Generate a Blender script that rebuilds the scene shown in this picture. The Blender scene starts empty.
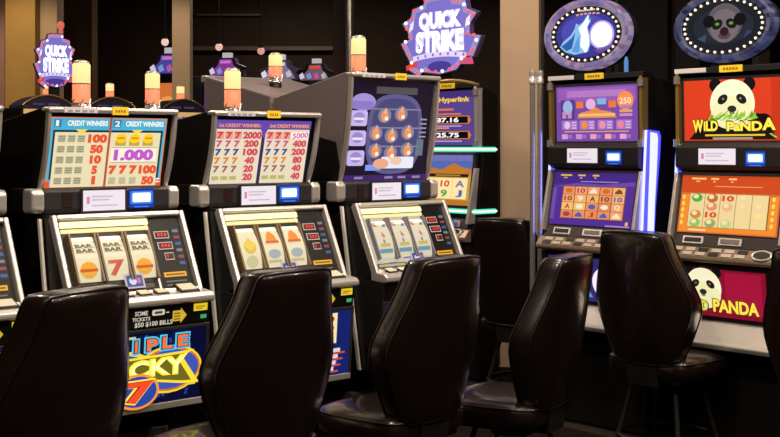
import bpy, bmesh, math, random
from mathutils import Vector, Matrix
random.seed(7)
scene = bpy.context.scene
COL = scene.collection
PI = math.pi
EYE = 1.60
TH1 = 0.72298            # row of reel machines: local x runs right and away from the camera
TH2 = TH1 - PI / 2       # video machines stand square to that row

# ------------------------------------------------------------------ materials
def lin(h):
    h = h.lstrip('#')
    r = []
    for i in (0, 2, 4):
        c = int(h[i:i+2], 16) / 255
        r.append(c / 12.92 if c <= .04045 else ((c + .055) / 1.055) ** 2.4)
    return (*r, 1)

_m = {}
def mat(name, hexc, rough=.5, metal=0., coat=0., bump=0., bscale=60., spec=.5):
    if name in _m: return _m[name]
    m = bpy.data.materials.new(name); m.use_nodes = True
    nt = m.node_tree; b = nt.nodes['Principled BSDF']
    b.inputs['Base Color'].default_value = lin(hexc)
    b.inputs['Roughness'].default_value = rough
    b.inputs['Metallic'].default_value = metal
    b.inputs['Coat Weight'].default_value = coat
    b.inputs['Specular IOR Level'].default_value = spec
    if bump:
        tc = nt.nodes.new('ShaderNodeTexCoord'); nz = nt.nodes.new('ShaderNodeTexNoise'); bp = nt.nodes.new('ShaderNodeBump')
        nz.inputs['Scale'].default_value = bscale; nz.inputs['Detail'].default_value = 4
        bp.inputs['Strength'].default_value = bump; bp.inputs['Distance'].default_value = .01
        nt.links.new(tc.outputs['Object'], nz.inputs['Vector']); nt.links.new(nz.outputs['Fac'], bp.inputs['Height'])
        nt.links.new(bp.outputs['Normal'], b.inputs['Normal'])
    _m[name] = m
    return m

def em(hexc, s=.9):
    n = 'luminous_%s_%d' % (hexc.lstrip('#'), round(s * 100))
    if n in _m: return _m[n]
    m = bpy.data.materials.new(n); m.use_nodes = True
    b = m.node_tree.nodes['Principled BSDF']
    c = lin(hexc)
    b.inputs['Base Color'].default_value = (c[0] * .25, c[1] * .25, c[2] * .25, 1)
    b.inputs['Roughness'].default_value = .35
    b.inputs['Specular IOR Level'].default_value = .2
    b.inputs['Emission Color'].default_value = c
    b.inputs['Emission Strength'].default_value = s
    _m[n] = m
    return m

BLACK = mat('black_laminate', '#120e0c', .5, spec=.18)
GREYSIDE = mat('grey_laminate', '#75696a', .5)
DARK = mat('dark_plastic', '#151213', .45)
CHAR = mat('charcoal_panel', '#2a272a', .45)
CHROME = mat('brushed_silver', '#d4cec8', .32, .6)
CHROME2 = mat('polished_steel', '#ccc6c0', .22, .75)
GOLD = mat('brass_and_gold_lit_trim', '#a88a4a', .3, .6)
STEELBASE = mat('grey_metal_stand', '#6b6058', .5, .3)
LEATHER = mat('black_leather', '#150b08', .29, 0, .5, .05, 160, spec=.5)
PIPING = mat('black_piping', '#100c0a', .3, spec=.6)
LEGM = mat('dark_steel_legs', '#3a3836', .35, .7)
LABELY = mat('yellow_sticker', '#ffd935', .5)
LABELW = mat('white_sticker', '#d9d6da', .5)
RUB = mat('black_rubber', '#0c0b0b', .6)

# ------------------------------------------------------------------ mesh builder
_tc = {}
def text_geo(s, bold=.02):
    k = (s, bold)
    if k in _tc: return _tc[k]
    c = bpy.data.curves.new('lettering', 'FONT'); c.body = s; c.size = 1; c.offset = bold
    c.resolution_u = 3; c.fill_mode = 'FRONT'
    o = bpy.data.objects.new('lettering', c)
    me = bpy.data.meshes.new_from_object(o)
    vs = [tuple(v.co) for v in me.vertices]; fs = [tuple(p.vertices) for p in me.polygons]
    bpy.data.objects.remove(o); bpy.data.curves.remove(c); bpy.data.meshes.remove(me)
    x0 = min(v[0] for v in vs); x1 = max(v[0] for v in vs); y0 = min(v[1] for v in vs); y1 = max(v[1] for v in vs)
    vs = [((v[0] - x0) / max(x1 - x0, 1e-6), (v[1] - y0) / max(y1 - y0, 1e-6)) for v in vs]
    _tc[k] = (vs, fs, (x1 - x0) / (y1 - y0))
    return _tc[k]

class MB:
    def __init__(s): s.v = []; s.f = []; s.mi = []; s.sm = []; s.mats = []
    def m(s, mt):
        if mt not in s.mats: s.mats.append(mt)
        return s.mats.index(mt)
    def add(s, vs, fs, mt, smooth=False):
        n = len(s.v); s.v += [tuple(x) for x in vs]; k = s.m(mt)
        for f in fs: s.f.append(tuple(i + n for i in f)); s.mi.append(k); s.sm.append(smooth)
        return s
    def box(s, x0, x1, y0, y1, z0, z1, mt):
        v = [(x, y, z) for x in (x0, x1) for y in (y0, y1) for z in (z0, z1)]
        return s.add(v, [(0, 1, 3, 2), (4, 6, 7, 5), (0, 4, 5, 1), (2, 3, 7, 6), (0, 2, 6, 4), (1, 5, 7, 3)], mt)
    def prism(s, prof, x0, x1, mt):          # profile in (y, z), extruded along x
        n = len(prof)
        v = [(x0, y, z) for y, z in prof] + [(x1, y, z) for y, z in prof]
        f = [tuple(range(n))[::-1], tuple(range(n, 2 * n))] + [(i, (i + 1) % n, n + (i + 1) % n, n + i) for i in range(n)]
        return s.add(v, f, mt)
    def plate(s, out, y0, y1, mt, smooth=False):           # outline in (x, z), extruded along y
        n = len(out)
        v = [(x, y0, z) for x, z in out] + [(x, y1, z) for x, z in out]
        s.add(v, [tuple(range(n)), tuple(range(n, 2 * n))[::-1]], mt)
        return s.add(v, [(i, n + i, n + (i + 1) % n, (i + 1) % n) for i in range(n)], mt, smooth)
    def slab(s, P, th, mt):                   # quad given by 4 points, thickened backwards along its normal
        P = [Vector(p) for p in P]
        n = (P[1] - P[0]).cross(P[3] - P[0]).normalized()
        v = P + [p - n * th for p in P]
        return s.add(v, [(0, 1, 2, 3), (7, 6, 5, 4), (0, 4, 5, 1), (1, 5, 6, 2), (2, 6, 7, 3), (3, 7, 4, 0)], mt)
    def tube(s, pts, r, mt, n=8, closed=False, caps=True):
        P = [Vector(p) for p in pts]; N = len(P); vs = []; fs = []
        up = None
        for i, p in enumerate(P):
            a = P[i - 1] if (i or closed) else p; b = P[(i + 1) % N] if (i < N - 1 or closed) else p
            t = (b - a).normalized()
            if up is None:
                up = Vector((0, 0, 1)) if abs(t.z) < .9 else Vector((0, 1, 0))
            e = t.cross(up).normalized(); g = e.cross(t).normalized(); up = g
            rr = r[i] if isinstance(r, (list, tuple)) else r
            for k in range(n):
                an = 2 * PI * k / n
                vs.append(p + e * (rr * math.cos(an)) + g * (rr * math.sin(an)))
        M = N if closed else N - 1
        for i in range(M):
            j = (i + 1) % N
            for k in range(n):
                q = (k + 1) % n
                fs.append((i * n + k, i * n + q, j * n + q, j * n + k))
        s.add(vs, fs, mt, True)
        if caps and not closed:
            s.add(vs[:n], [tuple(range(n))[::-1]], mt); s.add(vs[-n:], [tuple(range(n))], mt)
        return s
    def lathe(s, prof, mt, c=(0, 0, 0), n=20):     # profile (r, z) about z
        vs = []; fs = []
        for r, z in prof:
            for k in range(n):
                a = 2 * PI * k / n
                vs.append((c[0] + r * math.cos(a), c[1] + r * math.sin(a), c[2] + z))
        for i in range(len(prof) - 1):
            for k in range(n):
                q = (k + 1) % n
                fs.append((i * n + k, i * n + q, (i + 1) * n + q, (i + 1) * n + k))
        s.add(vs, fs, mt, True)
        s.add(vs[:n], [tuple(range(n))[::-1]], mt); s.add(vs[-n:], [tuple(range(n))], mt)
        return s
    def ball(s, c, r, mt, n=10, m=6, sc=(1, 1, 1)):
        prof = [(max(r * math.sin(PI * i / m), r * .01), -r * math.cos(PI * i / m)) for i in range(m + 1)]
        vs = []; fs = []
        for rr, z in prof:
            for k in range(n):
                a = 2 * PI * k / n
                vs.append((c[0] + rr * math.cos(a) * sc[0], c[1] + rr * math.sin(a) * sc[1], c[2] + z * sc[2]))
        for i in range(m):
            for k in range(n):
                q = (k + 1) % n
                fs.append((i * n + k, i * n + q, (i + 1) * n + q, (i + 1) * n + k))
        return s.add(vs, fs, mt, True)
    def build(s, name, parent=None, bevel=0, seg=2, clean=False):
        me = bpy.data.meshes.new(name)
        me.from_pydata(s.v, [], s.f)
        for m in s.mats: me.materials.append(m)
        me.polygons.foreach_set('material_index', s.mi)
        me.polygons.foreach_set('use_smooth', s.sm)
        me.update()
        if clean:
            b = bmesh.new(); b.from_mesh(me); bmesh.ops.remove_doubles(b, verts=b.verts, dist=1e-5)
            bmesh.ops.recalc_face_normals(b, faces=b.faces); b.to_mesh(me); b.free()
        o = bpy.data.objects.new(name, me); COL.objects.link(o)
        if parent: o.parent = parent
        if bevel:
            bv = o.modifiers.new('bevel', 'BEVEL'); bv.width = bevel; bv.segments = seg; bv.limit_method = 'ANGLE'; bv.angle_limit = .6
        return o

class Panel:
    """artwork printed on one backlit glass: u,v run 0..1 over the glass"""
    def __init__(s, mb, o, ux, uy, W, H, warp=None, base=None, step=.0012):
        s.mb = mb; s.o = Vector(o); s.ux = Vector(ux).normalized(); s.uy = Vector(uy).normalized()
        s.n = s.ux.cross(s.uy); s.W = W; s.H = H; s.warp = warp; s.step = step
        if base: s.rect(0, 0, 1, 1, base, 0)
    def p(s, u, v, l):
        w = l * s.step + (s.warp(u, v) if s.warp else 0)
        return s.o + s.ux * (u * s.W) + s.uy * (v * s.H) + s.n * w
    def poly(s, pts, mt, l=1):
        s.mb.add([s.p(u, v, l) for u, v in pts], [tuple(range(len(pts)))], mt)
    def rect(s, u0, v0, u1, v1, mt, l=1):
        if s.warp:
            N = 8
            vs = []; fs = []
            for i in range(N + 1):
                v = v0 + (v1 - v0) * i / N
                vs += [s.p(u0, v, l), s.p(u1, v, l)]
            for i in range(N): fs.append((2 * i, 2 * i + 1, 2 * i + 3, 2 * i + 2))
            s.mb.add(vs, fs, mt)
        else: s.poly([(u0, v0), (u1, v0), (u1, v1), (u0, v1)], mt, l)
    def ell(s, u, v, a, b, mt, l=1, n=24, rot=0):       # a, b in metres
        pts = []
        for k in range(n):
            t = 2 * PI * k / n
            x = a * math.cos(t); y = b * math.sin(t)
            pts.append((u + (x * math.cos(rot) - y * math.sin(rot)) / s.W, v + (x * math.sin(rot) + y * math.cos(rot)) / s.H))
        s.poly(pts, mt, l)
    def rrect(s, u0, v0, u1, v1, r, mt, l=1):
        pts = []
        for cx, cy, a0 in ((u1, v1, 0), (u0, v1, 90), (u0, v0, 180), (u1, v0, 270)):
            sx = -1 if cx == u1 else 1; sy = -1 if cy == v1 else 1
            for k in range(5):
                a = math.radians(a0 + 22.5 * k)
                pts.append((cx + sx * r / s.W + r / s.W * math.cos(a), cy + sy * r / s.H + r / s.H * math.sin(a)))
        s.poly(pts, mt, l)
    def text(s, t, u0, v0, u1, v1, mt, l=2, bold=.02, fn=None):
        vs, fs, asp = text_geo(t, bold)
        pts = []
        for a, b in vs:
            u = u0 + (u1 - u0) * a; v = v0 + (v1 - v0) * b
            if fn: u, v = fn(u, v)
            pts.append(s.p(u, v, l))
        s.mb.add(pts, fs, mt)

def empty(name, loc, rz, label, cat, group=None):
    o = bpy.data.objects.new(name, None); COL.objects.link(o)
    o.location = loc; o.rotation_euler = (0, 0, rz); o.empty_display_size = .2
    o['label'] = label; o['category'] = cat
    if group: o['group'] = group
    return o
def struct(o): o['kind'] = 'structure'; return o
def dup(o, parent, loc=None):
    c = o.copy(); COL.objects.link(c); c.parent = parent
    if loc is not None: c.location = loc
    return c

# ------------------------------------------------------------------ shared machine parts
LENS_T = em('#ffda94', 1.15); LENS_B = em('#ff8c62', 1.1)
def candle(root, x, y, z, r=.037, h=.165, top=1.0):
    b = MB()
    b.lathe([(r * 1.12, 0), (r * 1.12, .012), (r * .9, .014), (r * .9, .03)], CHROME2, (x, y, z - .03), 16)
    for k in range(6):
        a = k * PI / 3
        b.tube([(x + r * 1.05 * math.cos(a + t), y + r * 1.05 * math.sin(a + t), z - .004 + .02 * math.sin(t * 5)) for t in (-.3, -.1, .1, .3)], .004, CHROME, 5)
    base = b.build('candle_light', root)
    a = MB(); a.lathe([(r, 0), (r, h * .46), (r * .92, h * .47)], LENS_B, (x, y, z), 20); a.build('lower_lens', base)
    a = MB(); a.lathe([(r * .92, h * .49), (r, h * .5), (r, h * .96), (r * .8, h)], LENS_T, (x, y, z), 20); a.build('upper_lens', base)
    c = MB(); c.lathe([(r * 1.04, h * .465), (r * 1.04, h * .495)], CHROME2, (x, y, z), 20); c.build('lens_ring', base)
    c = MB(); c.lathe([(r * .9, h), (r * .92, h + .004), (r * .5, h + .012)], CHROME, (x, y, z), 16); c.build('lens_cap', base)
    return base

def card_display(root, x0, x1, y, z0, z1):
    mb = MB(); P = Panel(mb, (x0, y, z0), (1, 0, 0), (0, 0, 1), x1 - x0, z1 - z0, base=em('#e9e2ee', .86))
    mb.box(x0 - .008, x1 + .008, y + .0005, y + .012, z0 - .008, z1 + .008, CHAR)
    for v0, w in ((.66, .5), (.5, .42), (.22, .62)):
        P.rect(.2, v0, .2 + w, v0 + .07, em('#cdbccb', .8), 1)
    P.rect(.08, .35, .15, .7, em('#d58aa8', .8), 1)
    return mb.build('card_reader_display', root)

def credit_display(root, x0, x1, y, z0, z1):
    mb = MB(); P = Panel(mb, (x0, y, z0), (1, 0, 0), (0, 0, 1), x1 - x0, z1 - z0, base=em('#1d46b8', .55))
    P.rrect(.14, .3, .86, .78, .006, em('#d8ecff', 1.6), 1)
    P.rrect(.05, .2, .95, .88, .008, em('#3f7df0', .9), .5)
    P.rect(.2, .02, .8, .1, em('#3f6ff0', .9), 1)
    return mb.build('credit_display', root)

SEVEN_C = {'r': '#d8413a', 'o': '#e08a35', 'b': '#35489a', 'p': '#c9568e', 'k': '#9a6a6a', 'g': '#b9a750'}

# ------------------------------------------------------------------ paytable art of the reel machines
def art_credit_winners(P):
    cream = em('#f1e6bd', .82); red = em('#e4552f', .95); cyan = em('#4fb4d6', .9); dkb = em('#3a4a58', .4)
    white = em('#fdf8ea', 1.0); yel = em('#f4cf4a', 1.0); gr = em('#cdc6a6', .75)
    P.rect(0, 0, 1, 1, em('#e6845c', .85), 0)
    P.rect(.012, .02, .988, .985, cyan, 1)
    P.rect(.018, .86, .488, .97, cyan, 2); P.rect(.512, .86, .982, .97, cyan, 2)
    P.rect(.03, 0.12, .97, .82, dkb, 2)
    P.rect(.046, .01, .49, .79, cream, 3); P.rect(.51, .01, .95, .79, cream, 3)
    P.rect(.49, .0, .51, 1, em('#c9603f', .7), 3)
    P.rect(.0, .0, .04, .10, red, 3); P.rect(.96, 0, 1, .10, red, 3)
    P.text('1', .045, .875, .068, .955, white, 3, .0); P.text('2', .535, .875, .58, .955, white, 3, .02)
    P.rect(.03, .86, .09, .97, em('#3b8fc4', .8), 2.5); P.rect(.52, .86, .59, .97, em('#3b8fc4', .8), 2.5)
    P.text('CREDIT WINNERS', .14, .88, .475, .955, white, 3, .03); P.text('CREDIT WINNERS', .63, .88, .965, .955, white, 3, .03)
    for u in (.26, .735): P.poly([(u - .05, .83), (u + .05, .83), (u, .76)], yel, 4)
    ys = [.70, .55, .40, .25, .10]
    for y, t, ww in zip(ys, ('100', '50', '10', '5', '1'), (.15, .1, .09, .045, .03)):
        P.text(t, .40 - ww * .54, y - .06, .40 + ww * .54, y + .065, red, 4, .07)
        for k in range(3):
            u = .07 + k * .08
            P.rect(u, y - .045, u + .065, y + .05, gr, 4)
            for q in range(3): P.rect(u + .006, y - .04 + q * .032, u + .059, y - .025 + q * .032, em('#a7a187', .6), 5)
    for u in (.6, .72, .84):
        P.ell(u, .705, .025, .020, em('#f4c71e', 1), 5); P.rect(u - .045, .6, u + .045, .675, em('#c9ae4a', .8), 4)
        P.rect(u - .032, .70, u + .032, .725, em('#d98a2a', .9), 6)
    P.rect(.53, .36, .93, .57, em('#f7efd6', .95), 4); P.rect(.53, .355, .93, .362, em('#8a7a9a', .5), 5); P.rect(.53, .568, .93, .575, em('#8a7a9a', .5), 5)
    P.text('1.000', .55, .385, .90, .55, em('#bf58c8', .95), 6, .06)
    for u in (.52, .61, .70): P.text('7', u, .185, u + .07, .315, red, 5, .08)
    P.text('100', .785, .185, .945, .315, red, 5, .07); P.text('50', .82, .025, .93, .15, red, 5, .07)
    for u in (.53, .62, .71): P.rect(u, .04, u + .06, .14, gr, 4)
    for q in range(2): P.rect(.95, .06 + q * .04, .985, .075 + q * .04, white, 6)

def art_sevens(P):
    cream = em('#efe3c6', .82); pur = em('#6a4fb8', .85)
    P.rect(0, 0, 1, 1, em('#4a3c78', .5), 0)
    P.rect(.0, .87, 1, 1, pur, 1); P.rect(.03, .88, .47, .95, em('#8a5a9a', .8), 2); P.rect(.54, .88, .98, .95, em('#8a5a9a', .8), 2)
    P.text('1st CREDIT WINNERS', .04, .89, .465, .945, em('#ef9c86', .95), 3, .03); P.text('2nd CREDIT WINNERS', .55, .89, .975, .945, em('#ef9c86', .95), 3, .03)
    P.rect(.01, 0, .485, .86, cream, 1); P.rect(.52, 0, .99, .86, cream, 1)
    P.poly([(.44, .95), (.56, .95), (.50, .72)], pur, 3)
    rows = ['r', 'p', 'b', 'o', 'k', 'g']
    for side, nums in ((0, ('2000', '200', '100', '40', '20', '20')), (.51, ('5000', '400', '200', '80', '40', '40'))):
        for i, (c, t) in enumerate(zip(rows, nums)):
            y = .71 - i * .132
            for k in range(3):
                u = side + .025 + k * .088
                if c == 'g':
                    P.rect(u, y + .015, u + .07, y + .075, em('#c9c27c', .75), 3)
                else:
                    if i == 0: P.rect(u - .004, y - .005, u + .075, y + .115, em('#f0a6a0', .8), 2)
                    P.text('7', u + .006, y + .0, u + .066, y + .105, em(SEVEN_C[c], .85), 3, .05)
            w = .05 * len(t) if len(t) < 4 else .19
            a = side + .385 - w / 2
            if side and i == 0:
                P.rect(side + .285, y - .0, side + .475, y + .11, em('#f9f0ea', .95), 2)
                P.text(t, a + .01, y + .01, a + w - .01, y + .1, em('#cf62ae', .95), 3, .03, fn=lambda u, v: (u, v + (u - .89) * .12))
            else:
                P.text(t, a, y, a + w, y + .112, em('#d1485f', .9), 3, .06)

def art_barrel(P):
    P.rect(0, 0, 1, 1, em('#2a2036', .45), 0)
    pts = []
    for k in range(28):
        t = 2 * PI * k / 28
        c, s_ = math.cos(t), math.sin(t)
        pts.append((.56 + .335 * math.copysign(abs(c) ** .75, c), .47 + .41 * math.copysign(abs(s_) ** .6, s_)))
    P.poly(pts, em('#6d6aa0', .62), 1)
    P.poly([((u - .56) * .86 + .56, (v - .47) * .9 + .47) for u, v in pts], em('#57568c', .6), 2)
    P.ell(.16, .79, .075, .042, em('#a493dc', .85), 2); P.rrect(.02, .72, .28, .80, .015, em('#8f7fd0', .8), 3)
    for v, w in ((.55, .15), (.35, .16), (.15, .17)):
        P.rrect(.02, v, .02 + .2, v + .155, .014, em('#c3b4ea', .9), 2); P.ell(.12, v + .085, .035, .026, em('#9d8ad2', .85), 3)
        P.rect(.06, v + .06, .18, v + .085, em('#e5dcf6', .95), 4)
    cols = ((.42, .66), (.62, .68), (.33, .48), (.52, .455), (.72, .49), (.34, .30), (.53, .28), (.73, .31))
    for u, v in cols:
        P.ell(u, v, .042, .036, em('#9590b8', .65), 3); P.ell(u, v - .005, .024, .028, em('#e8955a', .9), 4)
        P.poly([(u - .02, v + .02), (u + .03, v + .02), (u + .008, v + .085)], em('#efb98a', .9), 4)
        P.ell(u + .02, v - .03, .012, .01, em('#f4ead8', .95), 5)
    for k in range(3): P.rect(.27, .72 - k * .19, .86, .732 - k * .19, em('#9fa2b8', .6), 3)
    P.rrect(.42, .12, .82, .24, .01, em('#dfe2f3', .95), 4); P.ell(.42, .17, .05, .025, em('#e7a987', .9), 5); P.ell(.6, .2, .04, .02, em('#e9c6a8', .9), 5)
    P.rect(.24, .10, .42, .16, em('#7a9ae8', .95), 4)
    for k in range(5): P.rect(.87, .62 - k * .045, .95, .635 - k * .045, em('#a9a8c4', .7), 2)
    P.rect(.3, .88, .8, .95, em('#6a6468', .5), 2); P.rect(.84, .25, .93, .42, em('#75889a', .6), 2)
    P.rect(0, 0, 1, .055, em('#4b2f7c', .6), 3)
    for u in (.12, .48, .64, .82): P.rect(u, .015, u + .1, .04, em('#9a8ac0', .7), 4)

def belly_lucky(P):
    P.rect(0, 0, 1, 1, em('#0c0f3a', .6), 0)
    rnd = random.Random(3)
    for _ in range(70):
        u, v = rnd.uniform(.02, .95), rnd.uniform(.03, .93)
        P.poly([(u, v), (u + .028, v + .01), (u + .022, v + .045), (u + .004, v + .03)], em('#2f4fc0', .6), 1)
    red = em('#ee4a2a', 1); cy = em('#57c4ee', .95); yl = em('#ffe24a', 1.1); org = em('#f2932a', 1); gold = em('#e8cf3e', 1.0)
    # TRIPLE
    for i, ch in enumerate('TRIPLE'):
        u = .12 + i * .125; v = .735 + .006 * i; w = .03 if ch == 'I' else .095; u += .03 if ch == 'I' else 0
        P.text(ch, u - .016, v - .03, u + w + .016, v + .20, cy, 9, .09)
        P.text(ch, u - .004, v - .008, u + w + .004, v + .178, em('#0d1240', .5), 10, .05)
        P.text(ch, u + .004, v + .002, u + w - .004, v + .168, em('#f0703a', 1), 11, .03)
    # oval ring and ribbon
    P.ell(.70, .46, .148, .095, gold, 2); P.ell(.70, .46, .139, .086, em('#e0701f', .9), 3); P.ell(.70, .46, .131, .078, em('#4460c8', .7), 4)
    P.ell(.30, .46, .16, .09, gold, 2); P.ell(.30, .46, .14, .075, em('#4460c8', .7), 3)
    P.poly([(.08, .36), (.5, .34), (.80, .24), (.95, .22), (.80, .62), (.9, .70), (.08, .66)], em('#f5d93a', 1.0), 5)
    P.poly([(.1, .385), (.5, .37), (.80, .28), (.88, .27), (.76, .60), (.82, .66), (.1, .635)], em('#7a7422', .7), 6)
    P.text('LUCKY', .10, .385, .84, .64, yl, 7, .06, fn=lambda u, v: (u, v + .04 * (u - .5) - max(0, u - .6) * .12 * (.62 - v) / .2))
    P.text('LUCKY', .125, .41, .82, .61, em('#fff3a0', 1.25), 8, .01, fn=lambda u, v: (u, v + .04 * (u - .5) - max(0, u - .6) * .12 * (.62 - v) / .2))
    # seven in its round
    P.ell(.44, .21, .095, .070, org, 9); P.ell(.44, .21, .084, .06, em('#3150b8', .7), 10)
    P.rect(.56, .2, .92, .26, gold, 3)
    P.text('7', .315, .035, .585, .375, yl, 11, .09); P.text('7', .335, .055, .57, .355, em('#b52a16', .9), 12, .06); P.text('7', .345, .065, .56, .345, red, 13, .03)
    for k in range(4): P.rect(.08 + k * .09, .93, .15 + k * .09, .965, em('#d9d3a0', .7), 2)

def belly_pay(P):
    P.rect(0, 0, 1, 1, em('#1b2a7c', .6), 0)
    P.rect(.03, .5, .86, .97, em('#f0e0a4', .95), 1)
    for i, (a, b) in enumerate((('9', '200'), ('5', '100'), ('2', '40'))):
        P.text(a, .1, .83 - i * .14, .2, .93 - i * .14, em('#c33a2f', .9), 2, .03); P.text(b, .58, .83 - i * .14, .83, .93 - i * .14, em('#b8342f', .9), 2, .05)
    P.ell(.52, .25, .2, .085, em('#3557d8', .85), 1)
    for k in range(4):
        P.rect(.55, .36 - k * .095, .9 - .02 * k, .42 - k * .095, em('#e8d8d4', .85), 3); P.rect(.62, .33 - k * .095, .95 - .02 * k, .36 - k * .095, em('#cf4a3a', .85), 3)
    for v in (.2, .44): P.rect(.2, v - .06, .55, v, em('#d9a83a', .8), 2)

def belly_violet(P):
    P.rect(0, 0, 1, 1, em('#33215f', .55), 0)
    P.ell(.5, .5, .2, .09, em('#6d4db8', .7), 1)
    P.ell(.5, .5, .15, .065, em('#d9a24a', .8), 2)
    P.ell(.5, .5, .12, .05, em('#8a2f7c', .8), 3)
    for k in range(3): P.ell(.32 + k * .18, .5, .03, .035, em('#f0c27a', .9), 4)

# ------------------------------------------------------------------ reel slot machine
DW = .575
def reel_machine(loc, rz, label, art, belly, reelset, tall=0, back=False, ztop=1.755):
    root = empty('slot_machine', loc, rz, label, 'slot machine', 'reel slot machines in the front row')
    zt = ztop + tall
    # cabinet
    b = MB()
    b.prism([(.06, .45), (-.075, .59), (.05, 1.325), (.085, 1.335), (.085, 1.44), (.012, zt - .01), (.03, zt), (.6, zt - .075 - tall * .15), (.6, .45)], 0, DW, BLACK)
    if tall: b.prism([(.07, 1.5), (.012, zt - .01), (.03, zt), (.6, zt - .105), (.6, 1.72), (.1, 1.62)], -.003, DW + .003, GREYSIDE)
    b.build('cabinet', root, .004)
    s = MB(); s.box(.03, DW - .03, .02, .56, 0, .45, STEELBASE); s.box(.0, DW, -.03, .58, .0, .06, DARK); s.build('base_stand', root, .006)
    # side light edge strips
    for x in (-.012, DW + .002):
        t = MB(); t.prism([(.043, 1.322), (.06, 1.322), (-.068, .575), (-.085, .575)], x, x + .01, mat('white_edge_strip', '#f4efe8', .35)); t.build('edge_strip', root)
    # upper glass
    a = .03; zb, z1 = 1.44, zt - .038
    o = Vector((.022, .078, zb)); top = Vector((.022, .014, z1)); H = (top - o).length
    mb = MB(); W = .515 if not tall else .53
    bl = MB(); bl.slab([(0.008, .083, zb - .005), (DW - .008, .083, zb - .005), (DW - .008, .018, z1 + .01), (.008, .018, z1 + .01)], .01, DARK); bl.build('glass_backing', root)
    P = Panel(mb, o, (1, 0, 0), top - o, W, H); art(P)
    mb.build('pay_glass', root)
    for x in (.008, DW - .012):
        r = MB()
        pts = [(x, .085 - .085 * (t / 8) ** .8 - .012 * math.sin(PI * t / 8), zb - .004 + (zt - zb) * t / 8) for t in range(9)]
        for p, q in zip(pts, pts[1:]):
            r.prism([(p[1] - .014, p[2]), (p[1] + .012, p[2]), (q[1] + .012, q[2]), (q[1] - .014, q[2])], x - .006, x + .006, CHROME)
        r.build('side_rail', root)
    t = MB(); t.box(-.002, DW - .002, -.022, .05, zt - .022, zt + .0, CHROME); t.build('top_trim', root, .01, 3)
    t = MB(); t.box(.06, .20, -.0245, -.021, zt - .022, zt - .001, LABELW)
    for k in range(4): t.box(.075 + k * .03, .095 + k * .03, -.0252, -.0244, zt - .019, zt - .011, mat('grey_print', '#9a94a6', .5))
    t.build('name_plate', root)
    t = MB(); t.box(.265, .335, -.0255, -.021, zt - .028, zt + .004, LABELY)
    P = Panel(t, (.268, -.0258, zt - .026), (1, 0, 0), (0, 0, 1), .064, .026)
    [P.rect(.14 + k * .19, .3, .27 + k * .19, .7, mat('ochre_print', '#a8801c', .6), .5) for k in range(4)]
    t.build('number_tag', root)
    # console band
    c = MB(); c.prism([(.052, 1.340), (.046, 1.36), (.046, 1.425), (.06, 1.438), (.09, 1.438), (.09, 1.340)], .014, DW - .014, CHAR); c.build('console_band', root, .003)
    for sx in (-1, 1):
        xa, xb = (-.042, .012) if sx < 0 else (DW - .012, DW + .036)
        c = MB(); c.prism([(.052, 1.342), (.04, 1.357), (.04, 1.422), (.054, 1.438), (.115, 1.438), (.13, 1.428), (.13, 1.352), (.115, 1.342)], xa, xb, CHROME)
        cap = c.build('speaker_cap', root, .010, 3)
        v = MB(); xv = (-.034, .0) if sx < 0 else (DW, DW + .034)
        v.box(xv[0] + .006, xv[1] - .006, .131, .25, 1.35, 1.435, RUB)
        for k in range(7): v.box(xv[0], xv[1], .138 + k * .016, .147 + k * .016, 1.348, 1.437, DARK)
        v.build('speaker_grille', cap)
    g = MB(); g.box(.085, .125, .042, .046, 1.365, 1.42, mat('brown_sensor', '#2c1712', .4)); g.build('sensor_window', root)
    card_display(root, .168, .352, .034, 1.347, 1.428)
    credit_display(root, .375, .49, .043, 1.352, 1.43)
    # reel door
    T0, T1 = Vector((0, -.185, 1.02)), Vector((0, -.03, 1.337))
    up = (T1 - T0).normalized(); nrm = Vector((1, 0, 0)).cross(up); HH = (T1 - T0).length
    def pt(x, v, w=0): return Vector((x, T0.y, T0.z)) + up * (v * HH) + nrm * w
    xr = DW + .004
    d = MB(); d.prism([(T0.y + .02, T0.z), (T1.y + .02, T1.z), (.1, 1.337), (.0, .95)], .006, xr - .006, DARK); d.build('reel_door', root)
    f = MB()
    for x0, x1, v0, v1 in ((0, .02, 0, 1), (xr - .02, xr, 0, 1), (.02, xr - .02, .94, 1), (.02, xr - .02, 0, .06)):
        f.slab([pt(x0, v0, .012), pt(x1, v0, .012), pt(x1, v1, .012), pt(x0, v1, .012)], .04, CHROME)
    f.build('reel_bezel', root, .006)
    mb = MB(); P = Panel(mb, pt(.02, .06, -.012), (1, 0, 0), up, xr - .04, HH * .88, base=mat('brown_reel_mask', '#221a14', .4))
    cream = em('#8f8468', .42)
    P.rect(.0, .0, .70, .88, em('#3a3224', .4) if reelset != 'v' else em('#8d87a8', .6), 1)
    P.rect(.70, .0, .715, 1, CHROME, 3)
    if reelset == 'v':
        P.rect(.01, .05, .69, .86, em('#c9c6b8', .7), 1.5)
        rnd = random.Random(5)
        for k in range(14):
            u = rnd.uniform(.05, .6); v = rnd.uniform(.04, .25)
            P.rect(u, v, u + .09, v + .03, em(rnd.choice(['#7a5fb0', '#4d7fd0', '#c98a9a', '#5a9a8a']), .8), 2)
    P.rect(.03, .035, .36, .105, em('#1f9a94' if reelset == 's' else '#4b4a38', .6), 2); P.rect(.045, .05, .345, .09, em('#2f6a66' if reelset == 's' else '#c9b98a', .6), 3)
    P.rect(.52, .03, .69, .13, em('#14100e', .3), 2); P.rect(.54, .05, .66, .11, em('#6a665a', .4), 3)
    # right hand panel with its stickers
    P.rect(.73, .02, .985, .97, em('#1c1815', .35), 1)
    P.rect(.76, .17, .95, .235, em('#e0a52c', .9), 2); P.rect(.775, .19, .935, .213, em('#8a5a10', .8), 3)
    for v in (.05, .10): P.rect(.765, v, .94, v + .02, em('#7a766c', .5), 2)
    P.rect(.905, .3, .975, .92, em('#15202c', .4), 2)
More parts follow.
